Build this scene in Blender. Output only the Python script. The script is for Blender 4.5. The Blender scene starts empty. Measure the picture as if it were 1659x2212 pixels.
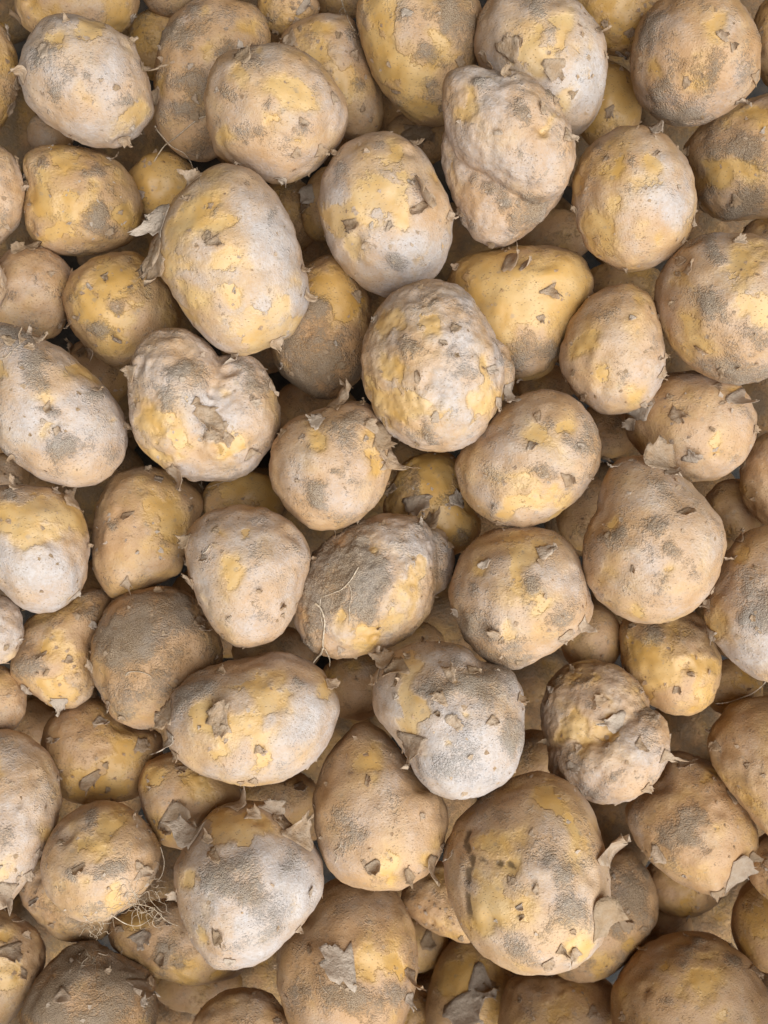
import bpy, bmesh, math, random
import numpy as np
from mathutils import Vector, Matrix
from mathutils.bvhtree import BVHTree

# ------------------------------------------------------------------ camera, sky, sun, exposure
scene = bpy.context.scene
COL = scene.collection
CAM_H = 0.625                      # camera height above the crate floor, looking straight down
FPX, PX, PY = 1916.0, 829.5, 1106.0  # focal length and centre on the 1659 x 2212 grid
cam = bpy.data.cameras.new('camera'); camo = bpy.data.objects.new('camera', cam); COL.objects.link(camo)
camo.location = (0, 0, CAM_H)
cam.sensor_fit = 'VERTICAL'; cam.sensor_height = 24.0
cam.lens = 24.0 * FPX / 2212.0
cam.clip_start = 0.01; cam.clip_end = 50
cam.dof.use_dof = True; cam.dof.focus_distance = 0.352; cam.dof.aperture_fstop = 9.0
scene.camera = camo

# daylight from a broad window opening beyond the lower right of the picture, warm dim surroundings
world = bpy.data.worlds.new('World'); scene.world = world; world.use_nodes = True
bg = world.node_tree.nodes['Background']
bg.inputs[0].default_value = (1.0, 0.76, 0.50, 1); bg.inputs[1].default_value = 0.08
def window_lamp(name, az, el, dist, size, watts, colour):
    la = bpy.data.lights.new(name, 'AREA'); lo = bpy.data.objects.new(name, la); COL.objects.link(lo)
    a, e = math.radians(az), math.radians(el)
    d = Vector((math.cos(e)*math.cos(a), math.cos(e)*math.sin(a), math.sin(e)))
    la.shape = 'RECTANGLE'; la.size, la.size_y = size; la.energy = watts; la.color = colour
    lo.location = Vector((0, 0, .1)) + d*dist; lo.rotation_euler = d.to_track_quat('Z', 'Y').to_euler()
window_lamp('window_light', -54, 58, 1.5, (2.2, 1.8), 66, (.86, .935, 1.0))
vs = scene.view_settings
vs.view_transform = 'Standard'; vs.look = 'None'; vs.gamma = 1; vs.use_curve_mapping = False
vs.exposure = 0.15
scene.cycles.max_bounces = 5; scene.cycles.diffuse_bounces = 3; scene.cycles.adaptive_threshold = .02

# ------------------------------------------------------------------ helpers
def pray(x, y):                    # direction of a photo position
    return Vector(((x-PX)/FPX, -(y-PY)/FPX, -1.0))
CAMP = Vector((0, 0, CAM_H))
_perm = np.random.RandomState(7).permutation(4096)
_grad = np.random.RandomState(8).normal(size=(4096, 3)); _grad /= np.linalg.norm(_grad, axis=1)[:, None]
def perlin(p):
    i = np.floor(p).astype(int); f = p - i; u = f*f*f*(f*(f*6-15)+10); out = 0
    for dx in (0, 1):
        for dy in (0, 1):
            for dz in (0, 1):
                h = _perm[(_perm[(_perm[(i[:, 0]+dx) & 4095] + i[:, 1]+dy) & 4095] + i[:, 2]+dz) & 4095]
                d = f - np.array((dx, dy, dz))
                w = (u[:, 0] if dx else 1-u[:, 0])*(u[:, 1] if dy else 1-u[:, 1])*(u[:, 2] if dz else 1-u[:, 2])
                out = out + w*(_grad[h]*d).sum(1)
    return out
def fbm(p, o=3):
    s = 0; a = 1
    for k in range(o):
        s = s + a*perlin(p*2**k + 17.3*k); a *= .5
    return s
def centroid(out):
    a = np.array(out, float); x, y = a[:, 0], a[:, 1]; x1, y1 = np.roll(x, -1), np.roll(y, -1)
    cr = x*y1-x1*y; A = cr.sum()/2
    return ((x+x1)*cr).sum()/6/A, ((y+y1)*cr).sum()/6/A
def smooth_closed(pts, n=8):       # Catmull-Rom through the traced outline
    a = np.array(pts, float); m = len(a); r = []
    for k in range(m):
        p0, p1, p2, p3 = a[k-1], a[k], a[(k+1) % m], a[(k+2) % m]
        for j in range(n):
            t = j/n
            r.append(.5*((2*p1)+(-p0+p2)*t+(2*p0-5*p1+4*p2-p3)*t*t+(-p0+3*p1-3*p2+p3)*t**3))
    return np.array(r)
def smooth_open(a, n):
    a = np.array(a, float); m = len(a); r = []
    for k in range(m-1):
        p0 = a[max(k-1, 0)]; p1 = a[k]; p2 = a[k+1]; p3 = a[min(k+2, m-1)]
        for j in range(n):
            t = j/n
            r.append(.5*((2*p1)+(-p0+p2)*t+(2*p0-5*p1+4*p2-p3)*t*t+(-p0+3*p1-3*p2+p3)*t**3))
    r.append(a[-1]); return np.array(r)
_ico = {}
def ico(n):
    if n not in _ico:
        bm = bmesh.new(); bmesh.ops.create_icosphere(bm, subdivisions=n, radius=1)
        bm.verts.ensure_lookup_table()
        _ico[n] = (np.array([v.co[:] for v in bm.verts]), np.array([[v.index for v in f.verts] for f in bm.faces])); bm.free()
    return _ico[n]
def mesh_from(name, v, f, smooth=True):
    me = bpy.data.meshes.new(name)
    me.from_pydata([tuple(p) for p in v] if not isinstance(v, np.ndarray) else v.tolist(), [], f.tolist() if isinstance(f, np.ndarray) else f)
    if smooth: me.polygons.foreach_set('use_smooth', [True]*len(me.polygons))
    me.update(); return me
def link(name, me, mat, parent=None):
    o = bpy.data.objects.new(name, me); COL.objects.link(o)
    if mat: me.materials.append(mat)
    if parent: o.parent = parent
    return o

# ------------------------------------------------------------------ materials
class NT:
    def __init__(s, name):
        s.m = bpy.data.materials.new(name); s.m.use_nodes = True
        s.t = s.m.node_tree; s.n = s.t.nodes; s.b = s.n['Principled BSDF']
    def put(s, sock, v):
        if isinstance(v, bpy.types.NodeSocket): s.t.links.new(v, sock)
        elif v is not None: sock.default_value = v
    def math(s, op, a, b=None, c=None, clamp=False):
        q = s.n.new('ShaderNodeMath'); q.operation = op; q.use_clamp = clamp
        s.put(q.inputs[0], a); s.put(q.inputs[1], b); s.put(q.inputs[2], c); return q.outputs[0]
    def step(s, v, lo, hi, a=0., b=1.):
        q = s.n.new('ShaderNodeMapRange'); q.interpolation_type = 'SMOOTHSTEP'
        s.put(q.inputs[0], v); q.inputs[1].default_value = lo; q.inputs[2].default_value = hi
        q.inputs[3].default_value = a; q.inputs[4].default_value = b; return q.outputs[0]
    def mix(s, f, a, b, mode='MIX'):
        q = s.n.new('ShaderNodeMix'); q.data_type = 'RGBA'; q.blend_type = mode
        s.put(q.inputs[0], f); s.put(q.inputs[6], a if isinstance(a, bpy.types.NodeSocket) else (*a, 1)); s.put(q.inputs[7], b if isinstance(b, bpy.types.NodeSocket) else (*b, 1)); return q.outputs[2]
    def noise(s, co, scale, detail=3, rough=.55, dist=0):
        q = s.n.new('ShaderNodeTexNoise'); s.put(q.inputs['Vector'], co)
        q.inputs['Scale'].default_value = scale; q.inputs['Detail'].default_value = detail; q.inputs['Roughness'].default_value = rough; q.inputs['Distortion'].default_value = dist
        return q.outputs[0]
    def voro(s, co, scale, rnd=1):
        q = s.n.new('ShaderNodeTexVoronoi'); s.put(q.inputs['Vector'], co); q.inputs['Scale'].default_value = scale; q.inputs['Randomness'].default_value = rnd
        return q.outputs['Distance'], q.outputs['Color']
    def attr(s, name):
        q = s.n.new('ShaderNodeAttribute'); q.attribute_name = name; return q.outputs['Fac']
    def mapping(s, co, scale=(1, 1, 1), rot=(0, 0, 0)):
        q = s.n.new('ShaderNodeMapping'); s.put(q.inputs[0], co); q.inputs['Scale'].default_value = scale; q.inputs['Rotation'].default_value = rot; return q.outputs[0]
    def bump(s, h, dist, strength=1, normal=None):
        q = s.n.new('ShaderNodeBump'); q.inputs['Strength'].default_value = strength; q.inputs['Distance'].default_value = dist
        s.put(q.inputs['Height'], h)
        if normal: s.t.links.new(normal, q.inputs['Normal'])
        return q.outputs[0]
def seeded_coords(k):
    tc = k.n.new('ShaderNodeTexCoord'); oi = k.n.new('ShaderNodeObjectInfo'); se = k.n.new('ShaderNodeSeparateColor')
    k.t.links.new(oi.outputs['Color'], se.inputs[0])
    q = k.n.new('ShaderNodeVectorMath'); q.operation = 'ADD'
    k.t.links.new(tc.outputs['Object'], q.inputs[0])
    cb = k.n.new('ShaderNodeCombineXYZ')
    m = k.math('MULTIPLY', se.outputs[2], 9.0)
    for i in range(3): k.t.links.new(m, cb.inputs[i])
    k.t.links.new(cb.outputs[0], q.inputs[1])
    return q.outputs[0], se.outputs[0], se.outputs[1]

def potato_material():
    k = NT('potato_skin_and_flesh')
    co, brown, tonev = seeded_coords(k)
    aF, aS, aD = k.attr('flesh'), k.attr('soil'), k.attr('dust')
    edge = k.noise(co, 300, 3, .66)
    edge2 = k.noise(co, 560, 3, .7)
    fine = k.noise(co, 1500, 2, .65)
    grain = k.noise(co, 2400, 1, .6)
    blot = k.noise(co, 90, 3, .62)
    ctr = lambda v, a: k.math('MULTIPLY', k.math('SUBTRACT', v, .5), a)
    fv = k.math('ADD', k.math('ADD', aF, ctr(edge, .72)), ctr(fine, .2))
    soft = k.step(k.noise(co, 130, 0, .5), .36, .52)
    fmA, fmB = k.step(fv, .48, .57), k.step(fv, .28, .74)
    fm = k.math('ADD', k.math('MULTIPLY', fmB, soft), k.math('MULTIPLY', fmA, k.math('SUBTRACT', 1, soft)))                              # skin gone
    thin = k.step(fv, .05, .52)                             # skin worn thin, flesh shining through
    sv = k.math('ADD', k.math('ADD', aS, ctr(edge2, .9)), ctr(fine, .85))
    sm = k.step(sv, .33, .86)
    dm = k.step(k.math('ADD', k.math('ADD', aD, ctr(edge, .6)), ctr(fine, .5)), .08, 1.1)
    # skin
    skin = k.mix(k.step(blot, .34, .66), (.57, .375, .215), (.67, .485, .335))
    skin = k.mix(k.math('MULTIPLY', brown, .75), skin, (.50, .275, .115))
    skin = k.mix(k.math('MULTIPLY', thin, .55), skin, (.67, .44, .185))
    skin = k.mix(k.step(edge2, .56, .8, 0, .4), skin, (.42, .29, .19))
    skin = k.mix(k.step(grain, .6, .85, 0, .35), skin, (.30, .19, .11))
    # bare flesh
    fl = k.mix(k.step(blot, .3, .7), (.71, .45, .16), (.77, .565, .295))
    fl = k.mix(k.math('MULTIPLY', brown, .7), fl, (.60, .33, .07))
    fl = k.mix(k.step(edge2, .52, .76, 0, .45), fl, (.58, .375, .17))
    base = k.mix(fm, skin, fl)
    lip = k.math('MULTIPLY', k.step(fv, .44, .5), k.step(fv, .5, .56, 1, 0))
    base = k.mix(k.math('MULTIPLY', k.math('MULTIPLY', lip, k.math('SUBTRACT', 1, soft)), .35), base, (.42, .235, .095))
    base = k.mix(1.0, base, (.75, .665, .555), 'MULTIPLY')
    # dry pale dust; on p23 also a painted sheen of light
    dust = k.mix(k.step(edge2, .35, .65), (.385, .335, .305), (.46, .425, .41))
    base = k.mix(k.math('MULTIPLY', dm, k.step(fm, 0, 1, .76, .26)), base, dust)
    # short dark flecks
    mp = k.mapping(co, (1, 2.3, 1.5), (.3, .2, .5))
    vd, vc = k.voro(mp, 700); sp = k.n.new('ShaderNodeSeparateColor'); k.t.links.new(vc, sp.inputs[0])
    pres = k.math('GREATER_THAN', k.math('ADD', sp.outputs[0], ctr(blot, 2.4)), .68)
    fleck = k.math('MULTIPLY', k.step(k.math('ADD', vd, ctr(fine, .7)), .14, .32, 1, 0), pres)
    base = k.mix(k.math('MULTIPLY', fleck, .6), base, (.20, .12, .06))
    vd2, vc2 = k.voro(co, 230); sp2 = k.n.new('ShaderNodeSeparateColor'); k.t.links.new(vc2, sp2.inputs[0])
    fleck2 = k.math('MULTIPLY', k.step(k.math('ADD', vd2, k.math('ADD', ctr(edge2, .9), ctr(fine, .5))), .05, .30, 1, 0), k.math('GREATER_THAN', sp2.outputs[1], .62))
    base = k.mix(k.math('MULTIPLY', fleck2, .45), base, (.27, .20, .14))
    # dried earth
    soil = k.mix(k.step(grain, .36, .66), (.125, .08, .044), (.45, .335, .225))
    soil = k.mix(k.step(blot, .42, .68, 0, .5), soil, (.355, .295, .23))
    soil = k.mix(k.math('MULTIPLY', brown, .6), soil, (.19, .118, .06))
    soil = k.mix(k.math('MULTIPLY', dm, .22), soil, (.42, .39, .365))
    base = k.mix(k.math('MULTIPLY', sm, .82), base, soil)
    ck = k.attr('crack'); base = k.mix(k.step(k.math('ADD', ck, ctr(fine, .5)), .22, .7, 0, .8), base, (.08, .045, .02))
    k.put(k.b.inputs['Base Color'], base)
    rough = k.math('ADD', k.math('MULTIPLY', fm, -.10), .52)
    rough = k.math('ADD', rough, k.math('MULTIPLY', sm, .4), clamp=True)
    k.put(k.b.inputs['Roughness'], rough)
    k.b.inputs['Specular IOR Level'].default_value = .42
    h = k.math('MULTIPLY', k.math('SUBTRACT', 1, fm), .28)
    h = k.math('ADD', h, k.math('MULTIPLY', sm, k.math('ADD', k.math('MULTIPLY', grain, 1.6), .4)))
    h = k.math('ADD', h, k.math('MULTIPLY', k.math('MULTIPLY', fine, k.math('SUBTRACT', 1.12, fm)), .34))
    h = k.math('SUBTRACT', h, k.math('MULTIPLY', fleck, .15))
    h = k.math('ADD', h, k.math('MULTIPLY', edge2, k.math('SUBTRACT', .55, k.math('MULTIPLY', fm, .4))))
    k.put(k.b.inputs['Normal'], k.bump(h, .0009, .68))
    return k.m

def flake_material():
    k = NT('dry_papery_skin')
    co, brown, tonev = seeded_coords(k)
    n = k.noise(co, 260, 4, .6); f = k.noise(co, 1500, 3, .6)
    c = k.mix(k.step(n, .35, .65), (.54, .355, .205), (.64, .475, .325))
    c = k.mix(k.math('MULTIPLY', brown, .6), c, (.36, .21, .105))
    c = k.mix(k.step(tonev, .55, 1, 0, .6), c, (.68, .57, .46))
    c = k.mix(k.step(tonev, .3, 0, 0, .5), c, (.40, .26, .14))
    c = k.mix(k.step(f, .55, .75, 0, .4), c, (.34, .23, .14))
    k.put(k.b.inputs['Base Color'], c); k.b.inputs['Roughness'].default_value = .7
    k.b.inputs['Specular IOR Level'].default_value = .25
    wr = k.noise(co, 420, 3, .6)
    k.put(k.b.inputs['Normal'], k.bump(k.math('ADD', f, k.math('MULTIPLY', wr, 2.2)), .0006, .9))
    tr = k.n.new('ShaderNodeBsdfTranslucent'); k.put(tr.inputs[0], c)
    mx = k.n.new('ShaderNodeMixShader'); mx.inputs[0].default_value = .38
    k.t.links.new(k.b.outputs[0], mx.inputs[1]); k.t.links.new(tr.outputs[0], mx.inputs[2])
    k.t.links.new(mx.outputs[0], k.n['Material Output'].inputs[0])
    return k.m
def root_material():
    k = NT('dry_root'); co, brown, tonev = seeded_coords(k)
    n = k.noise(co, 700, 3)
    k.put(k.b.inputs['Base Color'], k.mix(k.step(n, .3, .7), (.34, .23, .13), (.54, .42, .30)))
    k.b.inputs['Roughness'].default_value = .8; return k.m
def floor_material():
    k = NT('dusty_crate_floor'); tc = k.n.new('ShaderNodeTexCoord'); co = tc.outputs['Object']
    n = k.noise(co, 60, 6, .7); g = k.noise(co, 900, 4, .7)
    c = k.mix(k.step(n, .4, .62), (.03, .028, .026), (.085, .06, .04))
    c = k.mix(k.step(g, .5, .75, 0, .5), c, (.13, .095, .06))
    k.put(k.b.inputs['Base Color'], c); k.b.inputs['Roughness'].default_value = .9
    k.put(k.b.inputs['Normal'], k.bump(g, .002, .8)); return k.m
M_POT, M_FLK, M_ROOT, M_FLOOR = potato_material(), flake_material(), root_material(), floor_material()

# --- pile table: outlines, patches, flakes and roots are photo positions on a 1659 x 2212 grid
T = []
def E(cx, cy, rx, ry, ang=0, n=16):
    c, s = math.cos(math.radians(ang)), math.sin(math.radians(ang))
    return [(cx + rx*math.cos(t)*c - ry*math.sin(t)*s, cy + rx*math.cos(t)*s + ry*math.sin(t)*c)
            for t in (2*math.pi*k/n for k in range(n))]
def P(key, layer, out, label, tone=(.35, .3, .3, .4), F=(), S=(), D=(), K=(), R=(), C=(), lobes=None, H=()):
    T.append(dict(key=key, layer=layer, out=out, label=label, tone=tone, F=F, S=S, D=D, K=K, R=R, C=C, lobes=lobes, H=H))
# ---- nearest potatoes of the heap
P('p2', 5, [(35,145),(60,85),(110,32),(200,42),(280,85),(318,165),(331,225),(320,265),(280,308),(220,320),(150,298),(68,235),(38,165)],
  'large pale dusty potato with a grey scuffed patch, nearest the top left corner', (.16,.3,.75,.15),
  F=[(188,205,24),(200,56,26),(292,240,30),(118,92,26)], S=[(95,112,22),(130,190,26),(155,155,16),(185,162,10),(268,216,12)],
  K=[(48,160,24,190),(298,85,18,-30),(318,155,34,0),(268,300,24,80),(140,44,20,-100),(285,275,12,60),(95,112,26,200)])
P('p7', 5, [(443,200),(465,130),(525,105),(600,95),(660,115),(710,160),(745,215),(750,265),(725,320),(690,360),(640,390),(600,397),(540,380),(480,345),(455,300),(445,250)],
  'big round tan potato with a yellow streak and one round grey dirt spot', (.2,.3,.4,.3),
  F=[(632,230,46),(645,300,18),(520,160,26),(486,290,18),(604,178,26)], S=[(552,282,26),(652,270,24),(525,130,20),(490,205,16),(582,222,12)],
  K=[(525,122,26,-60),(692,326,24,20),(722,215,16,-20),(605,386,18,80),(470,196,14,150),(520,106,18,-90),(655,268,18,120),(640,330,14,40)])
P('p12', 5.2, [(959,170),(1010,142),(1040,155),(1080,160),(1120,155),(1170,185),(1200,220),(1225,265),(1237,300),(1241,340),(1230,390),(1225,415),(1190,460),(1155,495),(1110,530),(1070,540),(1030,525),(1005,495),(980,440),(960,390),(952,350),(957,280),(955,225)],
  'misshapen potato with an overhanging lobe folded over its lower half', (.1,.35,.6,.35),
  F=[(1010,240,30),(1180,282,24)], S=[(1130,250,24),(1040,190,20),(1150,450,34),(1080,420,26),(1190,205,20),(1000,480,20)],
  K=[(1090,160,24,-80),(1170,235,18,200),(1228,298,28,10),(985,478,22,160),(1200,220,14,-30),(1060,525,14,90)],
  lobes=[([(958,175),(1010,143),(1080,160),(1120,156),(1170,185),(1210,235),(1238,300),(1241,345),(1225,400),(1190,433),(1150,434),(1105,415),(1060,385),(1000,350),(965,280)], .005, .85),
         ([(952,350),(957,280),(1010,250),(1150,330),(1215,390),(1225,415),(1190,460),(1155,495),(1110,530),(1070,540),(1030,525),(1005,495),(980,440),(960,390)], -.008, .82)])
P('p13', 5, [(1362,120),(1370,75),(1390,35),(1420,5),(1480,-25),(1550,-25),(1600,5),(1632,55),(1645,110),(1637,175),(1600,220),(1550,255),(1495,272),(1445,268),(1405,245),(1375,210),(1362,155)],
  'round reddish brown dirty potato nearest the top right corner', (.12,.4,.25,.7),
  F=[(1412,150,16),(1545,60,26)], S=[(1400,50,34),(1440,190,32),(1480,250,36),(1545,150,20)],
  K=[(1562,78,18,-60),(1632,165,24,60),(1600,215,24,0),(1585,100,14,-20)])
P('p16', 5, [(1235,400),(1245,360),(1265,325),(1300,295),(1350,272),(1400,275),(1435,290),(1475,330),(1495,370),(1504,420),(1502,460),(1485,510),(1455,550),(1410,577),(1360,588),(1310,570),(1270,535),(1245,480)],
  'round yellow brown potato with a grey dusty right flank, right of the folded potato', (.3,.2,.25,.4),
  F=[(1320,362,34),(1300,480,48),(1385,505,26),(1245,400,22),(1410,350,18)], S=[(1370,350,16),(1305,325,20)], D=[(1435,425,55)],
  K=[(1415,284,30,-40),(1310,345,12,30),(1502,482,22,10),(1350,580,14,90),(1240,460,16,180)])
P('p23', 5.4, [(430,380),(470,356),(515,355),(555,375),(590,410),(620,460),(640,510),(652,560),(665,610),(668,650),(650,695),(620,730),(570,755),(515,768),(465,750),(430,715),(400,680),(370,630),(345,590),(335,550),(345,500),(360,455),(390,415)],
  'largest bright oval potato, bare yellow on the left with ragged skin hanging there', (.2,.12,.5,.1),
  F=[(425,470,60),(400,560,56),(430,645,44),(560,712,66),(500,640,24),(640,700,20),(490,470,26),(395,620,30)], S=[(540,425,9),(505,412,8),(462,462,14),(480,660,14),(575,430,10),(590,460,14)],
  D=[(590,500,60),(600,600,60),(590,690,50),(520,690,30)],  # lower blobs paint a creamy sheen of light; upper ones are dust
  K=[(345,480,46,190),(330,535,58,170),(325,565,50,150),(420,388,30,-120),(405,430,18,-150),(655,585,20,10),(662,640,30,20),(610,755,30,70),(505,765,24,100),(465,525,26,60),(448,510,18,40)],
  R=[([(425,362),(430,375),(432,392),(436,405)],3)])
P('p24', 5, [(690,420),(705,365),(735,320),(775,295),(820,284),(870,295),(915,330),(945,380),(968,430),(977,480),(970,540),(945,590),(900,628),(850,643),(800,630),(755,595),(720,550),(700,500),(688,460)],
  'big round potato with a blue grey torn skin scrap on its right shoulder, top centre', (.22,.2,.55,.2),
  F=[(800,430,56),(725,470,34),(850,325,34),(870,480,26),(760,540,20)], S=[(740,372,34),(822,302,24),(835,375,12),(860,570,18)], D=[(900,560,60),(820,600,40)],
  K=[(756,490,28,80),(885,398,18,120),(912,425,36,150),(790,530,16,100),(900,302,18,-40),(968,468,22,30),(718,325,18,-150),(842,490,14,20),(905,452,24,60)])
P('p27', 5, [(-20,700),(40,708),(90,730),(130,752),(175,788),(215,823),(250,865),(270,900),(275,935),(270,980),(250,1015),(215,1042),(170,1052),(125,1048),(85,1033),(40,1003),(5,970),(-30,900),(-40,800)],
  'large pale pear shaped potato with a knotted stem end, at the left edge', (.1,.35,.7,.2),
  F=[(105,872,20),(88,850,14),(185,805,26),(102,932,22),(8,800,24)], S=[(70,795,40),(110,885,20),(130,955,28),(40,738,32),(215,850,16)],
  K=[(38,732,30,-120),(85,738,26,-40),(60,720,24,-80),(20,735,24,-140),(270,925,24,20),(15,998,16,150),(210,845,20,60),(108,880,20,40),(128,930,22,-20)],
  R=[([(25,760),(10,775),(-5,770)],3),([(45,745),(30,755),(22,772)],2)])
P('p30', 5.2, [(780,760),(790,720),(810,680),(840,640),(880,615),(930,605),(975,612),(1015,635),(1045,680),(1075,730),(1092,780),(1095,830),(1080,880),(1055,920),(1020,955),(980,975),(930,978),(880,960),(840,930),(810,890),(788,840),(780,800)],
  'large central potato, yellow left half, pale dusty right half with a dark knob', (.2,.3,.45,.25),
  F=[(858,870,58),(862,790,28),(840,692,26),(1045,868,34),(938,700,18),(1045,790,14)], S=[(885,745,26),(935,655,10),(925,930,20),(1090,780,18)], D=[(1005,740,66),(965,820,46)],
  K=[(985,712,22,110),(955,742,14,100),(940,900,18,170),(1090,850,34,70),(1080,872,22,100),(1060,800,20,60),(812,690,14,180)],
  R=[([(925,935),(920,942),(926,958),(930,962)],2)],
  lobes=[([(780,760),(790,720),(810,680),(840,640),(880,615),(930,605),(975,612),(1015,635),(1045,680),(1070,730),(1085,780),(1088,830),(1076,880),(1052,920),(1020,955),(980,975),(930,978),(880,960),(840,930),(810,890),(788,840),(780,800)], .0, .9),
         (E(1070,798,46,74,-12), -.009, .9)])
P('p32', 5, [(1207,778),(1215,743),(1230,698),(1255,663),(1295,628),(1350,615),(1390,628),(1412,653),(1425,703),(1435,753),(1437,793),(1420,843),(1385,878),(1335,895),(1300,893),(1265,873),(1235,843),(1215,808)],
  'small smooth pinkish egg shaped potato right of the picture centre', (.18,.12,.35,.25),
  F=[(1262,742,24),(1380,652,16),(1302,800,18),(1370,860,24)], S=[(1320,690,24)],
  K=[(1428,808,26,30),(1436,768,12,0),(1240,805,12,70),(1390,872,16,60)])
P('p33', 5, [(1415,625),(1435,575),(1470,535),(1520,510),(1590,503),(1660,515),(1720,570),(1730,680),(1710,770),(1660,815),(1600,828),(1545,818),(1490,790),(1445,740),(1420,680)],
  'large potato at the right edge with a dark dirty underside and a brown blotch', (.25,.35,.35,.35),
  F=[(1490,690,26),(1642,680,36),(1505,742,22),(1600,580,38),(1470,610,20)], S=[(1545,660,38),(1610,800,60),(1540,540,24),(1650,740,30)],
  K=[(1490,580,28,-60),(1475,562,18,-120),(1515,752,18,-60),(1560,800,18,60),(1600,520,20,-80)])
P('p38', 5.1, [(983,1013),(990,985),(1020,945),(1060,905),(1105,868),(1150,845),(1190,844),(1230,853),(1265,883),(1290,923),(1299,965),(1292,1013),(1270,1050),(1240,1085),(1200,1115),(1150,1135),(1100,1137),(1060,1125),(1020,1095),(995,1055)],
  'oval tan potato with a grey earthy right end, below right of the large central potato', (.2,.3,.35,.3),
  F=[(1152,935,24),(1180,1078,40),(1225,920,20),(1100,1100,20)], S=[(1272,945,38),(1180,920,22),(1190,1030,24),(1060,960,16)],
  K=[(1152,965,22,20),(1254,965,18,90),(1228,1032,24,-20),(1165,902,20,-30),(1020,950,16,-130),(1080,1130,16,110)])
P('p40', 5.1, [(1290,1100),(1300,1050),(1320,1005),(1360,985),(1410,990),(1460,1020),(1510,1065),(1550,1110),(1568,1160),(1563,1210),(1540,1270),(1500,1315),(1450,1342),(1390,1347),(1330,1325),(1285,1285),(1262,1240),(1258,1190),(1270,1140)],
  'large tan potato with a tall upright skin scrap on its top, right of centre', (.12,.32,.35,.35),
  F=[(1310,1222,26),(1442,1225,16),(1330,1130,14),(1380,1320,18)], S=[(1405,1130,34),(1330,1165,24),(1450,1190,20),(1500,1240,16)],
  K=[(1332,1010,32,80),(1424,992,48,-70),(1450,1022,30,20),(1480,1110,18,60),(1560,1290,12,40),(1370,1230,14,10)])
P('p46', 5, [(398,1180),(410,1140),(440,1110),(490,1093),(540,1092),(590,1105),(630,1130),(658,1165),(670,1205),(660,1260),(645,1300),(630,1340),(600,1375),(555,1395),(510,1396),(475,1375),(450,1340),(430,1300),(410,1250)],
  'smooth tan potato narrowing downward, with a small yellow patch on its left cheek', (.1,.25,.55,.3),
  F=[(488,1222,30),(512,1245,22),(472,1148,12),(535,1148,14)], S=[(560,1120,22),(620,1180,18)],
  K=[(402,1258,28,190),(466,1146,14,-80),(440,1208,16,100),(400,1162,22,200),(476,1388,12,100),(610,1330,12,60)],
  R=[([(455,1178),(448,1190),(440,1196)],4)])
P('p47', 5, [(633,1300),(645,1250),(675,1200),(720,1160),(780,1125),(840,1110),(900,1118),(940,1140),(975,1170),(988,1215),(980,1260),(950,1290),(930,1330),(880,1375),(830,1400),(770,1418),(710,1422),(665,1395),(640,1350)],
  'earth covered oval potato with a white root trailing off its lower left', (.12,.5,.3,.35),
  F=[(868,1268,40),(905,1222,22),(785,1366,36),(845,1335,32),(735,1330,14),(805,1190,12)], S=[(740,1230,80),(700,1290,60),(790,1290,46),(820,1250,40),(680,1350,30),(780,1160,34)],
  D=[(910,1180,50)],
  K=[(932,1132,34,-60),(722,1146,22,-40),(972,1180,20,0),(905,1130,20,-80),(940,1290,16,40)],
  R=[([(775,1225),(760,1250),(740,1272),(715,1283),(692,1290)],4),([(682,1302),(698,1320),(702,1355),(698,1385),(702,1400)],6),([(693,1292),(692,1320),(700,1360),(700,1392)],3),
     ([(700,1398),(692,1412),(676,1432),(664,1448),(660,1458)],7),([(703,1400),(712,1420),(712,1440)],4),([(752,1258),(760,1280),(757,1302)],3),([(754,1308),(756,1330),(754,1350)],3)],
  lobes=[([(633,1300),(645,1250),(675,1200),(720,1160),(780,1125),(840,1110),(895,1118),(930,1145),(945,1190),(945,1245),(930,1320),(880,1375),(830,1400),(770,1418),(710,1422),(665,1395),(640,1350)], .001, .88),
         (E(905,1210,80,88,-15), -.008, .9)])
P('p48', 4.9, [(972,1270),(985,1225),(1010,1180),(1050,1150),(1110,1137),(1170,1140),(1215,1160),(1245,1195),(1262,1240),(1275,1290),(1275,1340),(1240,1375),(1190,1410),(1140,1435),(1095,1445),(1050,1425),(1015,1390),(985,1340),(972,1300)],
  'round mottled potato, dark dirty lower left, right of the earth covered rooted one', (.22,.32,.35,.3),
  F=[(1125,1212,32),(1155,1192,24),(1037,1232,20),(1172,1302,24),(1100,1362,26)], S=[(1030,1372,44),(1030,1282,18),(1160,1255,26),(1215,1335,26),(1100,1415,30)],
  K=[(1178,1190,32,-20),(1050,1215,16,200),(1065,1365,22,-100),(1262,1345,32,30),(1222,1372,22,60),(985,1322,16,180),(1120,1430,14,90)])
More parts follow.
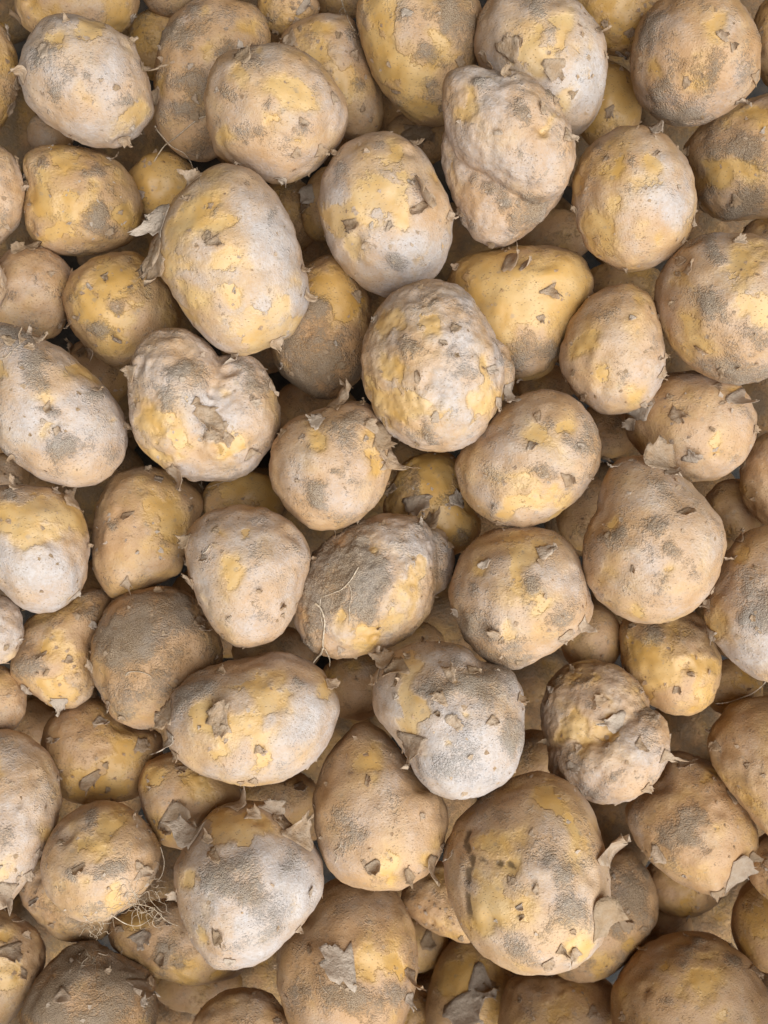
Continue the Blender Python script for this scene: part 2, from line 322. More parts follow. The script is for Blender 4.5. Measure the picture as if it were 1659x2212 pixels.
P('p55', 4.9, [(1168,1560),(1172,1510),(1190,1465),(1225,1435),(1280,1425),(1340,1440),(1380,1475),(1400,1515),(1435,1545),(1448,1590),(1440,1640),(1415,1690),(1370,1725),(1310,1735),(1250,1720),(1200,1690),(1178,1640)],
  'crumpled potato with a folded ridge and a bare yellow band across its middle', (.1,.35,.4,.4),
  F=[(1250,1578,34),(1300,1570,34),(1225,1590,22),(1262,1468,24)], S=[(1250,1482,18),(1400,1545,24),(1330,1680,16)],
  K=[(1240,1448,22,-60),(1300,1512,24,-120),(1325,1552,34,200),(1310,1612,18,80),(1388,1605,30,30),(1438,1640,34,40),(1190,1492,16,200),(1395,1702,24,50),(1178,1600,16,180),(1240,1660,20,120)],
  lobes=[([(1168,1560),(1172,1510),(1190,1465),(1225,1435),(1280,1425),(1340,1440),(1385,1480),(1405,1540),(1370,1620),(1290,1680),(1205,1660)], -.003, .9),
         ([(1185,1650),(1195,1610),(1260,1590),(1330,1560),(1380,1530),(1430,1543),(1448,1590),(1440,1640),(1415,1690),(1370,1725),(1310,1735),(1250,1720),(1205,1695)], .003, .95)])
P('p56', 5.2, [(805,1500),(815,1450),(850,1410),(900,1390),(960,1388),(1005,1400),(1040,1430),(1090,1445),(1120,1480),(1132,1530),(1130,1600),(1115,1660),(1080,1700),(1020,1722),(960,1722),(910,1690),(880,1640),(850,1590),(815,1550)],
  'lumpy whitish grey potato with a ragged torn upper left end and flaking skin all over', (.1,.4,.8,.15),
  F=[(890,1532,42),(985,1468,24),(895,1430,24),(970,1605,12),(1010,1545,14)], S=[(1040,1490,46),(1100,1590,30),(910,1482,18),(960,1500,24),(1060,1440,30)], D=[(1000,1660,80)],
  K=[(838,1420,36,-130),(858,1446,34,150),(898,1612,46,110),(975,1452,24,-30),(950,1512,26,160),(985,1562,24,-50),(1122,1510,24,10),(1062,1560,20,40),(812,1462,26,190),(865,1470,24,20),(945,1545,18,60),(1020,1450,22,-10)],
  R=[([(948,1390),(950,1382),(945,1376)],5)])
P('p57', 5, [(355,1570),(362,1520),(390,1480),(440,1445),(510,1425),(590,1410),(650,1420),(700,1455),(728,1510),(725,1560),(700,1620),(660,1660),(600,1690),(540,1697),(470,1685),(410,1660),(370,1620)],
  'large egg shaped potato lying sideways with blue grey torn skin and yellow bare patches', (.2,.22,.5,.25),
  F=[(520,1582,56),(562,1502,44),(432,1542,28),(702,1502,22),(480,1640,26),(560,1640,24)], S=[(408,1490,40),(640,1470,14),(490,1655,24),(580,1560,14)], D=[(650,1570,60)],
  K=[(482,1548,40,-70),(470,1575,30,100),(368,1602,40,130),(362,1542,30,170),(480,1452,16,-60),(562,1620,24,10),(712,1480,24,-20),(520,1690,16,90),(380,1630,26,120),(550,1685,14,60)])
P('p66', 5, [(88,1880),(95,1830),(125,1785),(160,1750),(210,1730),(260,1735),(295,1755),(320,1785),(345,1825),(345,1860),(330,1900),(300,1940),(260,1970),(215,1990),(170,1987),(130,1965),(100,1930)],
  'round potato with a tangle of fine white rootlets at its lower right', (.25,.3,.25,.3),
  F=[(215,1832,32),(250,1932,24),(235,1800,24),(190,1900,16)], S=[(215,1885,26),(165,1885,18),(200,1765,20)],
  K=[(308,1892,30,20),(288,1766,14,-100),(130,1822,14,30),(170,1880,16,60),(300,1870,18,-10)],
  H=[(300,1950,60,40,30),(210,2000,30,35,22),(345,1900,30,50,8)],
  R=[([(275,1950),(310,1955),(335,1965),(360,1990),(385,2000)],3),([(240,1975),(270,1995),(300,2000),(325,1985)],3),([(300,1935),(320,1925),(325,1945),(350,1970)],3),([(345,1830),(355,1860),(350,1890),(338,1905)],3)])
P('p68', 5.2, [(375,1885),(385,1855),(400,1825),(425,1790),(450,1760),(490,1737),(540,1730),(590,1740),(625,1775),(660,1805),(690,1845),(700,1885),(697,1925),(675,1970),(640,2010),(600,2055),(565,2080),(515,2092),(470,2092),(440,2065),(415,2030),(395,1985),(380,1940)],
  'large potato coated in whitish grey dust along its right side, crowned with shredded skin', (.12,.35,.55,.25),
  F=[(550,1792,40),(482,1782,30),(408,1900,14),(440,2030,16)], S=[(490,1882,46),(540,1932,26),(620,1870,14)], D=[(650,1900,75),(590,2020,85),(620,1960,60)],
  K=[(520,1738,40,-80),(580,1745,30,-60),(640,1802,46,-70),(620,1790,34,-40),(412,1802,48,-140),(450,1810,24,-60),(460,1852,22,150),(470,2022,24,0),(600,1772,26,-50),(545,1760,24,-100),(495,2075,14,100),(380,1930,20,180),(655,2020,16,40)])
P('p73', 5, [(958,1870),(965,1820),(985,1780),(1020,1740),(1065,1700),(1120,1675),(1180,1668),(1230,1690),(1265,1730),(1290,1780),(1308,1840),(1318,1900),(1318,1960),(1310,2010),(1290,2050),(1240,2090),(1180,2107),(1120,2103),(1070,2080),(1020,2040),(990,1990),(968,1930)],
  'big yellow potato with a dark crack in its bare flesh and round brown mud spots', (.22,.3,.35,.2),
  F=[(1062,1830,42),(1060,1930,44),(1065,1985,44),(1080,1880,30),(1255,2055,22),(1180,1720,34),(1240,1800,24)], S=[(1172,1858,34),(1055,1722,34),(1090,1760,20),(1222,1950,36),(1215,1900,22),(1130,2052,30),(1010,1850,20),(1018,1910,14),(1160,2080,20),(1260,1960,16)],
  K=[(1312,1835,58,-80),(1300,1990,46,10),(1240,2062,32,140),(1215,2050,24,30),(1190,2080,22,60),(1162,1922,18,-50),(1125,1960,14,60),(975,1850,20,60),(1150,1800,16,-60),(1105,1905,16,-110)],
  R=[([(1140,1752),(1150,1745),(1152,1738)],2)],
  C=[([(1038,1850),(1060,1862),(1085,1864),(1112,1872)],6,.0016),([(1012,1795),(1008,1830),(1022,1860),(1010,1890),(1012,1940),(1016,1980)],6,.0018)])
P('p44', 4.8, [(-40,1080),(0,1050),(60,1048),(120,1058),(165,1090),(188,1140),(193,1190),(185,1250),(165,1290),(130,1315),(85,1325),(40,1310),(0,1270),(-50,1200)],
  'left edge potato with a bare yellow top and blue grey dusty lower half', (.15,.2,.4,.2),
  F=[(70,1120,46),(152,1115,42),(20,1120,26),(110,1150,26)], S=[(20,1070,14)], D=[(100,1250,80),(30,1230,60)],
  K=[(152,1080,40,-60),(30,1052,28,-100),(168,1302,22,50),(120,1062,20,-80),(190,1180,14,0)])
P('p64', 4.8, [(-50,1600),(10,1575),(60,1590),(100,1620),(125,1665),(133,1720),(120,1790),(95,1840),(60,1900),(20,1950),(-40,1960),(-80,1800)],
  'large pale potato cut off by the left edge, below the middle of the picture', (.2,.25,.6,.15),
  F=[(15,1860,30),(100,1800,22),(-10,1650,24)], S=[(10,1800,26),(75,1748,8),(15,1880,16)],
  K=[(82,1842,18,40),(12,1930,34,100),(0,1950,30,120),(130,1680,14,0),(60,1890,18,60)])
# ---- second row, partly covered
P('p11', 4.5, [(1050,10),(1030,65),(1028,125),(1060,200),(1120,270),(1200,300),(1245,295),(1270,275),(1295,235),(1309,175),(1310,100),(1290,50),(1240,0),(1150,-25),(1080,-15)],
  'pale dusty potato with an oval yellow window in its skin, directly above the folded potato', (.12,.2,.75,.1),
  F=[(1150,108,44),(1170,140,26),(1212,62,28),(1215,225,22)], S=[(1160,10,26),(1190,75,18)], D=[(1250,180,60)],
  K=[(1100,105,34,-60),(1195,145,30,90),(1298,72,26,60),(1045,122,22,-80),(1060,140,14,-60),(1120,90,18,-30)])
P('p10', 4, [(772,20),(778,80),(800,150),(830,205),(870,245),(920,270),(960,270),(1010,200),(1035,100),(1040,20),(1000,-40),(900,-70),(800,-40)],
  'large yellow potato cut off by the top edge, left of the yellow window one', (.35,.35,.25,.3),
  F=[(850,150,56),(832,30,32),(918,235,24),(950,92,26),(800,80,24)], S=[(985,60,38),(915,112,26),(960,30,30),(930,180,14)],
  K=[(880,30,18,110),(992,132,18,-30),(1000,150,14,-20),(950,235,16,170)])
P('p6', 4, [(340,115),(360,60),(395,15),(450,-10),(530,5),(565,30),(583,85),(560,180),(530,280),(460,345),(400,340),(360,310),(335,260),(332,200)],
  'tall muddy brown potato between the pale top left potato and the big round tan one', (.15,.5,.3,.4),
  F=[(452,120,28),(527,62,22),(346,180,20),(440,30,20)], S=[(482,115,20),(428,182,34),(390,80,40),(400,240,30),(425,30,20)],
  K=[(340,205,20,190),(425,215,14,-60),(350,130,14,200),(420,250,16,80)],
  R=[([(455,248),(430,255),(405,275),(375,300),(355,315),(335,345),(322,370)],5),([(335,272),(345,285),(358,300),(372,315),(400,330),(412,350),(418,368)],4)])
P('p8', 4, [(605,85),(645,45),(710,27),(760,40),(780,90),(815,175),(828,250),(800,300),(750,300),(680,250),(620,180)],
  'potato half hidden behind the upper right shoulder of the big round tan one', (.3,.35,.3,.4),
  F=[(740,172,32),(692,110,24),(700,60,18)], S=[(755,75,18),(770,180,14)], K=[(625,80,24,160),(764,120,16,-60),(785,230,10,30)],
  R=[([(738,0),(742,15),(748,30),(752,45),(765,68)],4),([(742,15),(733,25),(738,34)],3)])
P('p31', 4, [(975,585),(1010,552),(1060,538),(1130,530),(1200,532),(1250,548),(1278,590),(1282,625),(1260,680),(1230,730),(1205,780),(1170,812),(1115,822),(1045,795),(990,730),(968,650)],
  'smooth yellow potato behind the large central one, crossed by a long curled skin strip', (.55,.2,.1,.3),
  F=[(1100,640,80),(1220,610,40),(1050,580,30)], S=[(1170,755,34),(1120,780,30)], K=[(1112,568,40,20),(1140,578,26,30),(1190,632,32,60),(1168,690,18,70),(985,580,18,200)])
P('p28', 4.6, [(278,803),(290,763),(310,728),(350,711),(385,708),(420,723),(450,748),(475,770),(505,764),(540,768),(565,788),(585,818),(600,863),(607,903),(595,948),(570,983),(540,1018),(500,1038),(450,1040),(400,1033),(350,1008),(310,973),(285,928),(278,873)],
  'heart shaped flaking potato with a notch in its top, below the largest bright oval potato', (.12,.35,.6,.2),
  F=[(340,912,46),(482,842,20),(500,960,28),(340,985,28),(385,960,26)], S=[(400,800,36),(540,812,38),(355,860,24),(430,790,24)], D=[(470,880,50)],
  K=[(500,782,30,60),(440,900,36,100),(470,932,30,60),(380,1022,34,60),(280,798,30,200),(592,832,26,20),(290,880,16,170),(540,985,24,20),(485,945,20,120),(425,870,20,30),(550,870,18,-40)],
  lobes=[([(278,803),(290,763),(310,728),(350,711),(385,708),(428,725),(468,765),(495,850),(470,980),(400,1033),(350,1008),(310,973),(285,928),(278,873)], .0, .95),
         ([(452,785),(500,764),(540,766),(565,788),(585,818),(600,863),(607,903),(595,948),(570,983),(540,1018),(500,1038),(450,1040),(400,1033),(370,980),(390,880)], .0, .85)])
P('p42', 4.5, [(582,1000),(590,960),(610,925),(640,900),(690,885),(740,868),(790,870),(825,900),(840,950),(845,1000),(835,1050),(810,1090),(770,1125),(720,1145),(680,1142),(635,1115),(600,1070),(585,1035)],
  'round tan potato with a dirty grey crown and skin peeling off its right side', (.08,.35,.4,.35),
  F=[(690,960,16),(815,1000,22),(810,930,14)], S=[(742,940,38),(690,1062,24),(720,1020,12)],
  K=[(742,872,44,-80),(682,912,28,-150),(822,950,34,10),(836,1010,36,20),(612,935,16,-140),(800,920,26,-60),(825,985,24,80),(780,875,20,-60)])
P('p58', 4.2, [(195,1420),(205,1370),(235,1310),(280,1280),(330,1268),(380,1270),(420,1290),(455,1335),(478,1385),(478,1440),(450,1500),(405,1545),(350,1570),(290,1572),(245,1550),(220,1500),(200,1460)],
  'brown potato caked with earth over its whole upper half, left of centre', (.05,.55,.15,.55),
  S=[(310,1370,80),(360,1330,50),(250,1370,40)], K=[(192,1442,22,190),(432,1342,26,30),(236,1522,18,80),(440,1360,18,60)],
  R=[([(272,1460),(278,1452),(300,1450),(322,1458),(332,1468)],3),([(362,1478),(372,1488),(366,1496)],2)])
P('p70', 4.2, [(675,1740),(685,1690),(705,1640),(740,1590),(775,1562),(815,1570),(850,1600),(890,1660),(920,1700),(950,1715),(967,1760),(960,1820),(940,1870),(900,1905),(850,1922),(790,1922),(740,1905),(705,1870),(685,1810)],
  'smooth tan potato with an oval yellow spot near its top and loosened lower skin', (.12,.25,.3,.35),
  F=[(800,1648,36),(840,1880,26),(920,1860,14)], S=[(745,1780,36),(800,1870,14),(780,1800,20)], K=[(796,1686,14,10),(925,1870,36,110),(808,1872,28,60),(955,1830,20,60),(880,1890,22,140)],
  R=[([(725,1862),(730,1850),(722,1840),(735,1830),(738,1815)],3),([(808,1745),(820,1752),(830,1768)],2)])
P('p2b', 3.2, E(165,8,135,92), 'brownish yellow potato at the top edge behind the pale top left one', (.4,.3,.25,.4), F=[(90,20,30),(260,30,36)], K=[(30,40,22,180),(285,40,14,0)])
P('p3', 3.2, E(-25,165,66,122), 'orange brown potato cut off at the left edge beside the pale top left one', (.4,.4,.1,.5), K=[(35,180,22,20),(25,230,24,60),(20,60,20,-60)])
P('p20', 4, [(50,345),(80,320),(135,312),(200,325),(250,345),(285,385),(305,430),(305,475),(290,515),(260,535),(200,550),(140,552),(90,535),(60,500),(50,450),(58,400)],
  'golden yellow potato with brown smears, below the pale top left one', (.35,.35,.1,.35),
  F=[(190,415,34),(140,350,36),(85,440,24),(115,505,22),(270,462,28),(160,470,20)], S=[(210,465,34),(100,350,16),(185,370,26)], K=[(90,350,16,20),(250,338,20,20),(56,402,16,190),(235,500,14,60)])
P('p19', 4.6, E(-28,420,82,112), 'purplish grey potato at the left edge level with the golden yellow one', (.04,.4,.6,.3), K=[(45,345,26,-40),(50,405,20,0),(15,490,14,60)])
P('p25', 3.4, [(0,560),(40,535),(90,535),(135,560),(158,600),(155,650),(140,700),(110,732),(60,735),(0,720),(-50,650)],
  'smooth tan potato near the left edge above the pear shaped one', (.08,.25,.45,.35), S=[(35,640,14),(75,600,10)], K=[(70,535,30,-60),(40,540,22,-120),(130,700,14,60)])
P('p25b', 4.6, E(-22,615,36,62), 'thin bluish sliver of potato cut off by the left edge above the pear shaped one', (.1,.2,.8,.1))
P('p26', 3.8, [(138,640),(150,600),(180,570),(220,552),(290,545),(350,590),(390,680),(370,740),(300,775),(250,790),(205,770),(170,730),(145,690)],
  'yellow potato with brown dirt patches tucked left of the largest bright oval potato', (.45,.35,.1,.35), F=[(240,600,36),(200,660,36),(245,690,30)], S=[(255,665,16),(215,710,20)], K=[(230,600,18,60),(148,700,20,100),(255,730,18,-60),(190,770,22,80)])
P('p29', 3.4, [(585,760),(590,690),(615,625),(660,575),(715,550),(765,585),(800,650),(800,745),(782,810),(742,846),(700,861),(650,840),(608,805)],
  'dark muddy potato with a yellow speckled top, right of the largest bright oval one', (.25,.6,0,.6), F=[(720,620,46),(745,670,30)], S=[(690,800,70),(640,760,50),(700,660,20)], K=[(735,790,14,20),(610,790,18,30),(770,640,16,-40)])
P('p17', 4, [(1475,325),(1500,285),(1545,245),(1600,220),(1680,205),(1760,260),(1770,380),(1700,460),(1610,475),(1540,468),(1505,430),(1495,370)],
  'yellow potato with a broad mud smear, at the right edge below the reddish brown one', (.35,.45,.1,.4), F=[(1640,250,26),(1540,392,38),(1612,362,34)], S=[(1575,318,40),(1600,445,34),(1522,425,20)], K=[(1485,325,26,180),(1590,432,20,140),(1545,250,14,-60)])
P('p36', 3.8, [(1350,905),(1375,860),(1430,815),(1480,803),(1545,803),(1600,833),(1625,873),(1635,918),(1625,963),(1600,1003),(1555,1033),(1515,1041),(1470,1035),(1410,1000),(1365,960)],
  'broad tan potato with loose leaf like skin flakes, below the small pinkish one', (.15,.2,.3,.35), F=[(1545,960,18),(1590,850,14)], K=[(1492,985,30,-80),(1465,893,30,20),(1596,866,34,60),(1385,885,40,200),(1550,836,20,60),(1400,870,30,150),(1365,910,26,180),(1630,930,20,10)])
P('p37', 3.8, E(1682,1035,84,106), 'plain brown potato cut off at the right edge beside the broad tan flaky one', (.1,.25,.2,.45), K=[(1600,1000,16,200)])
P('p45', 3.9, [(200,1160),(210,1090),(235,1040),(275,1012),(320,1008),(370,1020),(420,1055),(438,1090),(420,1150),(400,1200),(385,1240),(330,1265),(280,1285),(240,1290),(215,1260),(200,1210)],
  'orange tan potato with a bare golden shoulder, below the heart shaped flaking one', (.2,.25,.1,.45), F=[(345,1112,44),(362,1165,34)], S=[(245,1130,14),(350,1170,10)], K=[(275,1258,24,40),(278,1115,16,80),(396,1212,22,60),(322,1018,16,-60),(380,1030,24,-60)])
P('p49', 3.8, [(1338,1390),(1340,1350),(1370,1320),(1450,1310),(1510,1330),(1545,1390),(1560,1440),(1550,1490),(1530,1525),(1490,1545),(1440,1540),(1390,1510),(1350,1460)],
  'orange yellow potato in shade below the large tan one with the upright scrap', (.3,.3,0,.5), F=[(1385,1400,34),(1450,1455,50),(1510,1470,24)], S=[(1410,1380,26)], K=[(1465,1490,20,20),(1355,1470,12,140)])
P('p51', 4.6, [(1520,1310),(1535,1270),(1560,1215),(1590,1165),(1630,1140),(1690,1140),(1750,1220),(1750,1400),(1690,1470),(1650,1468),(1600,1445),(1560,1405),(1530,1360)],
  'potato at the right edge with a wide dark earth patch and pale dusty base', (.15,.35,.35,.35), F=[(1550,1350,24),(1602,1198,18)], S=[(1620,1275,52),(1650,1310,40)], D=[(1620,1400,60)], K=[(1580,1212,20,80),(1602,1160,30,-60),(1538,1372,30,120),(1530,1310,16,180)])
P('p53', 4.2, [(1530,1600),(1545,1560),(1580,1520),(1630,1505),(1700,1510),(1750,1600),(1750,1760),(1690,1820),(1640,1785),(1600,1735),(1570,1700),(1540,1655)],
  'smooth orange potato at the right edge with a thin root crossing above it', (.18,.15,.1,.5), K=[(1545,1610,16,150),(1535,1580,12,190)],
  R=[([(1660,1462),(1648,1480),(1625,1498),(1600,1508),(1570,1518),(1545,1520)],4)])
P('p59', 3.6, [(22,1440),(40,1390),(60,1340),(130,1300),(200,1270),(240,1290),(225,1340),(200,1400),(205,1470),(190,1510),(150,1530),(110,1525),(70,1500),(35,1470)],
  'knobbly yellow brown potato wedged left of the earth caked one', (.3,.4,.15,.4), F=[(130,1400,42),(112,1482,26)], S=[(70,1430,30),(190,1330,24)], K=[(125,1518,28,80),(55,1490,18,140),(95,1420,22,60),(200,1350,16,30)])
P('p60', 4.6, E(-8,1360,59,76), 'blue grey dusty potato sliver at the left edge, under the bare yellow topped one', (.02,.3,.9,.05))
P('p61', 3.6, E(-10,1512,70,76), 'tan potato sliver at the left edge, under the blue grey dusty sliver', (.1,.3,.3,.4))
P('p63', 3.6, [(90,1590),(110,1550),(160,1520),(215,1510),(270,1560),(340,1580),(352,1620),(340,1680),(300,1720),(240,1735),(180,1735),(130,1720),(95,1660)],
  'yellow brown potato in shade below the earth caked one', (.3,.25,.05,.45), F=[(220,1690,42),(255,1640,30)], S=[(180,1640,16),(225,1660,12)], K=[(215,1560,26,40),(305,1612,24,20),(200,1682,24,60),(110,1600,14,180)])
P('p65', 3.8, [(298,1700),(310,1660),(340,1635),(400,1625),(480,1670),(520,1700),(510,1750),(450,1800),(400,1835),(350,1820),(315,1770)],
  'tan potato under the egg shaped sideways one, with a big translucent skin flap', (.25,.2,.1,.4), F=[(330,1680,20),(440,1700,26)], S=[(380,1742,18)], K=[(375,1775,44,30),(395,1662,18,80),(360,1790,30,120)])
P('p67', 3.2, [(38,1915),(55,1880),(100,1850),(200,1900),(250,1970),(230,2020),(180,2035),(130,2030),(90,2000),(55,1960)],
  'dull brown potato beneath the one with the rootlet tangle', (.08,.4,.2,.5), K=[(75,1950,16,60),(60,1890,16,-60)])
P('p69', 3.9, [(232,2020),(240,1990),(290,1960),(360,1940),(420,1960),(500,2060),(530,2085),(515,2105),(480,2120),(420,2130),(370,2120),(320,2100),(280,2075),(245,2050)],
  'blotchy brown potato squeezed beneath the dusty one crowned with shredded skin', (.3,.4,.15,.5), F=[(400,2095,26),(290,1990,24),(470,2105,18)], S=[(385,2085,14),(350,2060,24)], K=[(300,2030,30,60),(350,2072,24,30),(345,1990,22,-20),(260,2010,14,140)])
P('p74', 4, [(1350,1760),(1370,1720),(1420,1670),(1450,1625),(1490,1630),(1545,1655),(1590,1705),(1620,1750),(1638,1800),(1630,1850),(1600,1890),(1560,1935),(1520,1930),(1460,1905),(1415,1870),(1380,1830)],
  'reddish tan potato with one dark brown mud blotch and a frayed right end', (.12,.3,.15,.55), F=[(1560,1785,16),(1530,1680,16)], S=[(1485,1790,44),(1530,1840,10)], K=[(1420,1842,28,150),(1588,1722,34,-20),(1600,1895,36,30),(1552,1930,26,70),(1480,1650,28,30),(1400,1700,26,200),(1625,1850,22,20)])
P('p76', 3.9, [(1300,1850),(1350,1830),(1390,1868),(1418,1920),(1420,1980),(1400,2020),(1365,2065),(1330,2100),(1280,2120),(1220,2115),(1180,2060),(1220,1900)],
  'dull earth brown potato showing behind the right side of the cracked yellow one', (.15,.5,.05,.55), F=[(1300,2085,24),(1360,2040,14)], S=[(1360,1930,50)], K=[(1386,2008,16,40),(1350,1992,22,-20)])
P('p79', 4, [(595,2080),(605,2030),(640,1990),(690,1920),(760,1890),(830,1900),(870,1950),(895,2010),(900,2080),(895,2140),(880,2190),(860,2240),(800,2290),(700,2290),(640,2240),(605,2150)],
  'large brown potato with a pointed triangular skin flap, at the bottom edge', (.12,.35,.1,.5), F=[(800,2090,36),(870,2105,26),(840,2085,20)], S=[(700,2150,46),(860,2150,24),(780,2170,40)], K=[(735,2090,52,170),(882,2120,40,110),(880,2160,26,80),(600,2085,14,180)],
  R=[([(690,2105),(695,2130),(712,2150)],2)])
P('p80', 4, [(45,2200),(65,2140),(100,2090),(145,2050),(190,2035),(235,2050),(280,2075),(325,2105),(335,2140),(335,2220),(300,2290),(180,2320),(70,2290)],
  'mud covered potato at the bottom edge near the left corner', (.02,.75,0,.6), F=[(170,2130,18),(310,2205,16)], S=[(150,2090,70),(250,2110,60),(120,2180,60),(220,2180,60)], K=[(300,2140,44,100),(135,2150,24,130),(325,2118,24,-60)],
  R=[([(185,2050),(190,2068),(178,2080),(172,2100)],3),([(210,2060),(230,2065),(236,2055)],3),([(60,2110),(48,2125),(52,2140)],3),([(205,2070),(206,2095)],2)], H=[(190,2070,40,25,8)])
P('p81', 4, [(-60,1960),(0,1962),(40,1980),(75,2005),(95,2035),(97,2075),(85,2120),(60,2160),(20,2210),(-40,2230),(-90,2100)],
  'smooth yellowish tan potato at the left edge near the bottom corner', (.2,.2,.25,.35), F=[(15,2090,36),(0,2030,20)], K=[(20,2062,34,70),(45,2100,18,120),(35,1992,18,60)])
P('p83', 3.8, [(415,2220),(435,2180),(475,2145),(525,2132),(580,2145),(615,2180),(640,2220),(600,2300),(450,2300)], 'smooth domed tan potato at the bottom edge, left of the one with the triangular flap', (.15,.2,.1,.4))
P('p84', 4.3, [(1320,2150),(1335,2110),(1360,2070),(1400,2035),(1450,2017),(1500,2013),(1545,2020),(1580,2040),(1615,2070),(1640,2110),(1665,2170),(1660,2260),(1600,2330),(1400,2330),(1330,2250)],
  'large round orange brown potato in the bottom right corner', (.18,.25,.1,.5), F=[(1520,2118,44),(1565,2190,20),(1440,2090,20)], S=[(1440,2162,12),(1535,2085,10),(1490,2060,30),(1580,2080,20)], K=[(1390,2052,24,-150),(1630,2100,30,50),(1582,2038,14,-60),(1345,2195,14,150)])
# ---- lower potatoes that show in the gaps
P('p4', 2.6, E(110,290,52,48), 'small tan potato end peeping out under the pale top left potato', (.1,.4,.2,.4))
P('p5', 2.4, E(335,95,66,78), 'shadowed yellow potato between the pale top left one and the tall muddy one', (.6,.4,0,.45))
P('p5b', 2.6, E(365,-28,62,64), 'tan potato end at the top edge above the shadowed yellow one', (.1,.3,.3,.4))
P('p9', 3, E(622,22,68,60), 'dark tan potato at the top edge behind the tall muddy one', (.35,.4,.2,.4), K=[(660,18,26,40),(640,45,14,120)])
P('p9b', 2, E(735,-12,62,58), 'dark potato at the top edge behind a hanging root', (.2,.5,0,.5))
P('p14', 3.2, E(1345,15,118,106), 'orange potato at the top edge between the window potato and the reddish brown one', (.45,.3,.05,.45), F=[(1330,30,60)], K=[(1340,112,26,-10),(1360,70,14,60)])
P('p15', 2.8, E(1312,230,74,98), 'dim yellow potato in the gap below the orange one at the top edge', (.55,.25,.1,.35), F=[(1320,200,50)], K=[(1300,162,20,-30),(1320,240,24,60)])
P('p18', 3, E(1695,90,72,112), 'dark reddish potato cut off at the right edge by the top corner', (.2,.3,0,.8))
P('p21', 2.8, E(352,400,78,74), 'yellow potato in shade under the crossing roots, left of the largest bright oval potato', (.65,.4,0,.35), F=[(330,380,40),(370,390,30)], K=[(300,420,18,100)])
P('p22', 2.2, E(622,468,74,82), 'brown potato in deep shade between the largest bright oval potato and the big round one', (.15,.5,0,.55))
P('p22b', 2.8, E(702,440,50,84,10), 'yellowish potato edge showing along the left of the round potato with blue grey scrap', (.5,.4,0,.45), K=[(668,420,24,170),(660,450,20,100)])
P('p34', 3, E(1672,520,74,56), 'small tan potato top at the right edge between the smeared one and the blotched one', (.1,.3,.3,.4))
P('p35', 2, E(1350,612,88,52), 'dim potato in the dark gap above the small pinkish egg shaped one', (.4,.4,0,.5))
P('p39', 3, [(840,1060),(870,1000),(920,978),(980,985),(1010,1080),(1040,1130),(1020,1180),(960,1200),(880,1160),(830,1110)],
  'bare yellow potato with a wide torn skin sheet, below the large central one', (.75,.35,0,.3), F=[(930,1030,50),(990,1130,40)], S=[(900,1040,24),(1000,1160,16)], K=[(900,1095,40,80),(985,1080,30,-60),(850,1060,24,150)])
P('p41', 2.2, E(1262,1108,62,84), 'brown potato in the dark gap between the grey ended one and the upright scrap one', (.1,.4,0,.55))
P('p41b', 2, E(1312,930,64,62), 'dark brown potato in the gap under the small pinkish egg shaped one', (.1,.5,0,.6), K=[(1280,1005,30,-20),(1310,1000,20,-30)])
P('p41c', 2, E(1180,832,64,44), 'dark potato sliver between the large central one and the small pinkish one', (.1,.5,0,.6))
P('p43', 2.8, E(525,1082,90,68), 'dim yellow potato with thin rootlets, below the heart shaped flaking one', (.6,.45,0,.4), F=[(540,1060,50)], R=[([(430,1045),(440,1055),(460,1050),(490,1040),(500,1045)],2),([(435,1040),(440,1065),(455,1070),(448,1058)],2)])
P('p43b', 1.6, E(660,885,74,62), 'very dark potato in the hollow right of the heart shaped one', (.05,.6,0,.8))
P('p44b', 2.6, E(8,1030,56,52), 'dark tan potato bit at the left edge under the pear shaped one', (.1,.4,.1,.5), K=[(35,1038,30,10)])
P('p50', 2.6, E(1278,1380,68,74), 'shaded tan potato under the round mottled one with the dirty lower left', (.15,.3,.1,.45))
P('p52', 2.8, E(1582,1112,64,78), 'shaded brown potato behind the large tan one with the upright scrap', (.05,.3,.05,.5))
P('p54', 2.2, E(1582,1485,66,62), 'dark golden potato in the gap above the smooth orange right edge one', (.5,.35,0,.6))
P('p62', 1.8, E(78,1572,66,62), 'nearly black shaded potato in the gap left of the shaded yellow brown one', (.05,.5,0,.8))
P('p71', 2, E(605,1722,86,62), 'brown potato in shade under the egg shaped sideways one', (.15,.5,0,.55), K=[(650,1700,24,60)])
P('p72', 2.6, E(768,1482,80,74), 'reddish brown shaded potato left of the lumpy whitish grey one', (.2,.4,0,.6), F=[(760,1440,14)])
P('p72b', 2.6, E(596,1408,96,56), 'tan potato in shade beneath the smooth downward narrowing one', (.1,.35,.15,.45), K=[(660,1385,18,60)])
P('p72c', 2.2, E(885,1392,76,54), 'grey brown potato in shade beneath the rooted earth covered one', (.1,.5,.1,.5))
P('p75', 3, E(1480,1905,88,78), 'plain golden tan potato under the reddish mud blotched one', (.2,.15,0,.5))
P('p77', 3, [(865,1940),(895,1890),(960,1865),(1020,1960),(1015,2035),(960,2022),(910,1998),(880,1975)],
  'dull tan potato between the yellow spotted one and the cracked yellow one', (.08,.35,.2,.4))
P('p78', 2.4, E(895,2040,76,62), 'golden potato in shade under the dull tan one, right of the triangular flap potato', (.5,.35,0,.45), K=[(925,2030,24,30)])
P('p82', 2.6, E(425,2122,98,68), 'shaded smooth tan potato below the blotchy squeezed one', (.15,.25,.05,.45))
P('p85', 3.2, [(1080,2230),(1085,2150),(1110,2110),(1200,2098),(1300,2110),(1335,2150),(1335,2220),(1250,2300),(1120,2300)],
  'smooth shaded tan potato at the bottom edge below the cracked yellow one', (.12,.2,.05,.45), K=[(1180,2110,16,60),(1280,2190,20,30)])
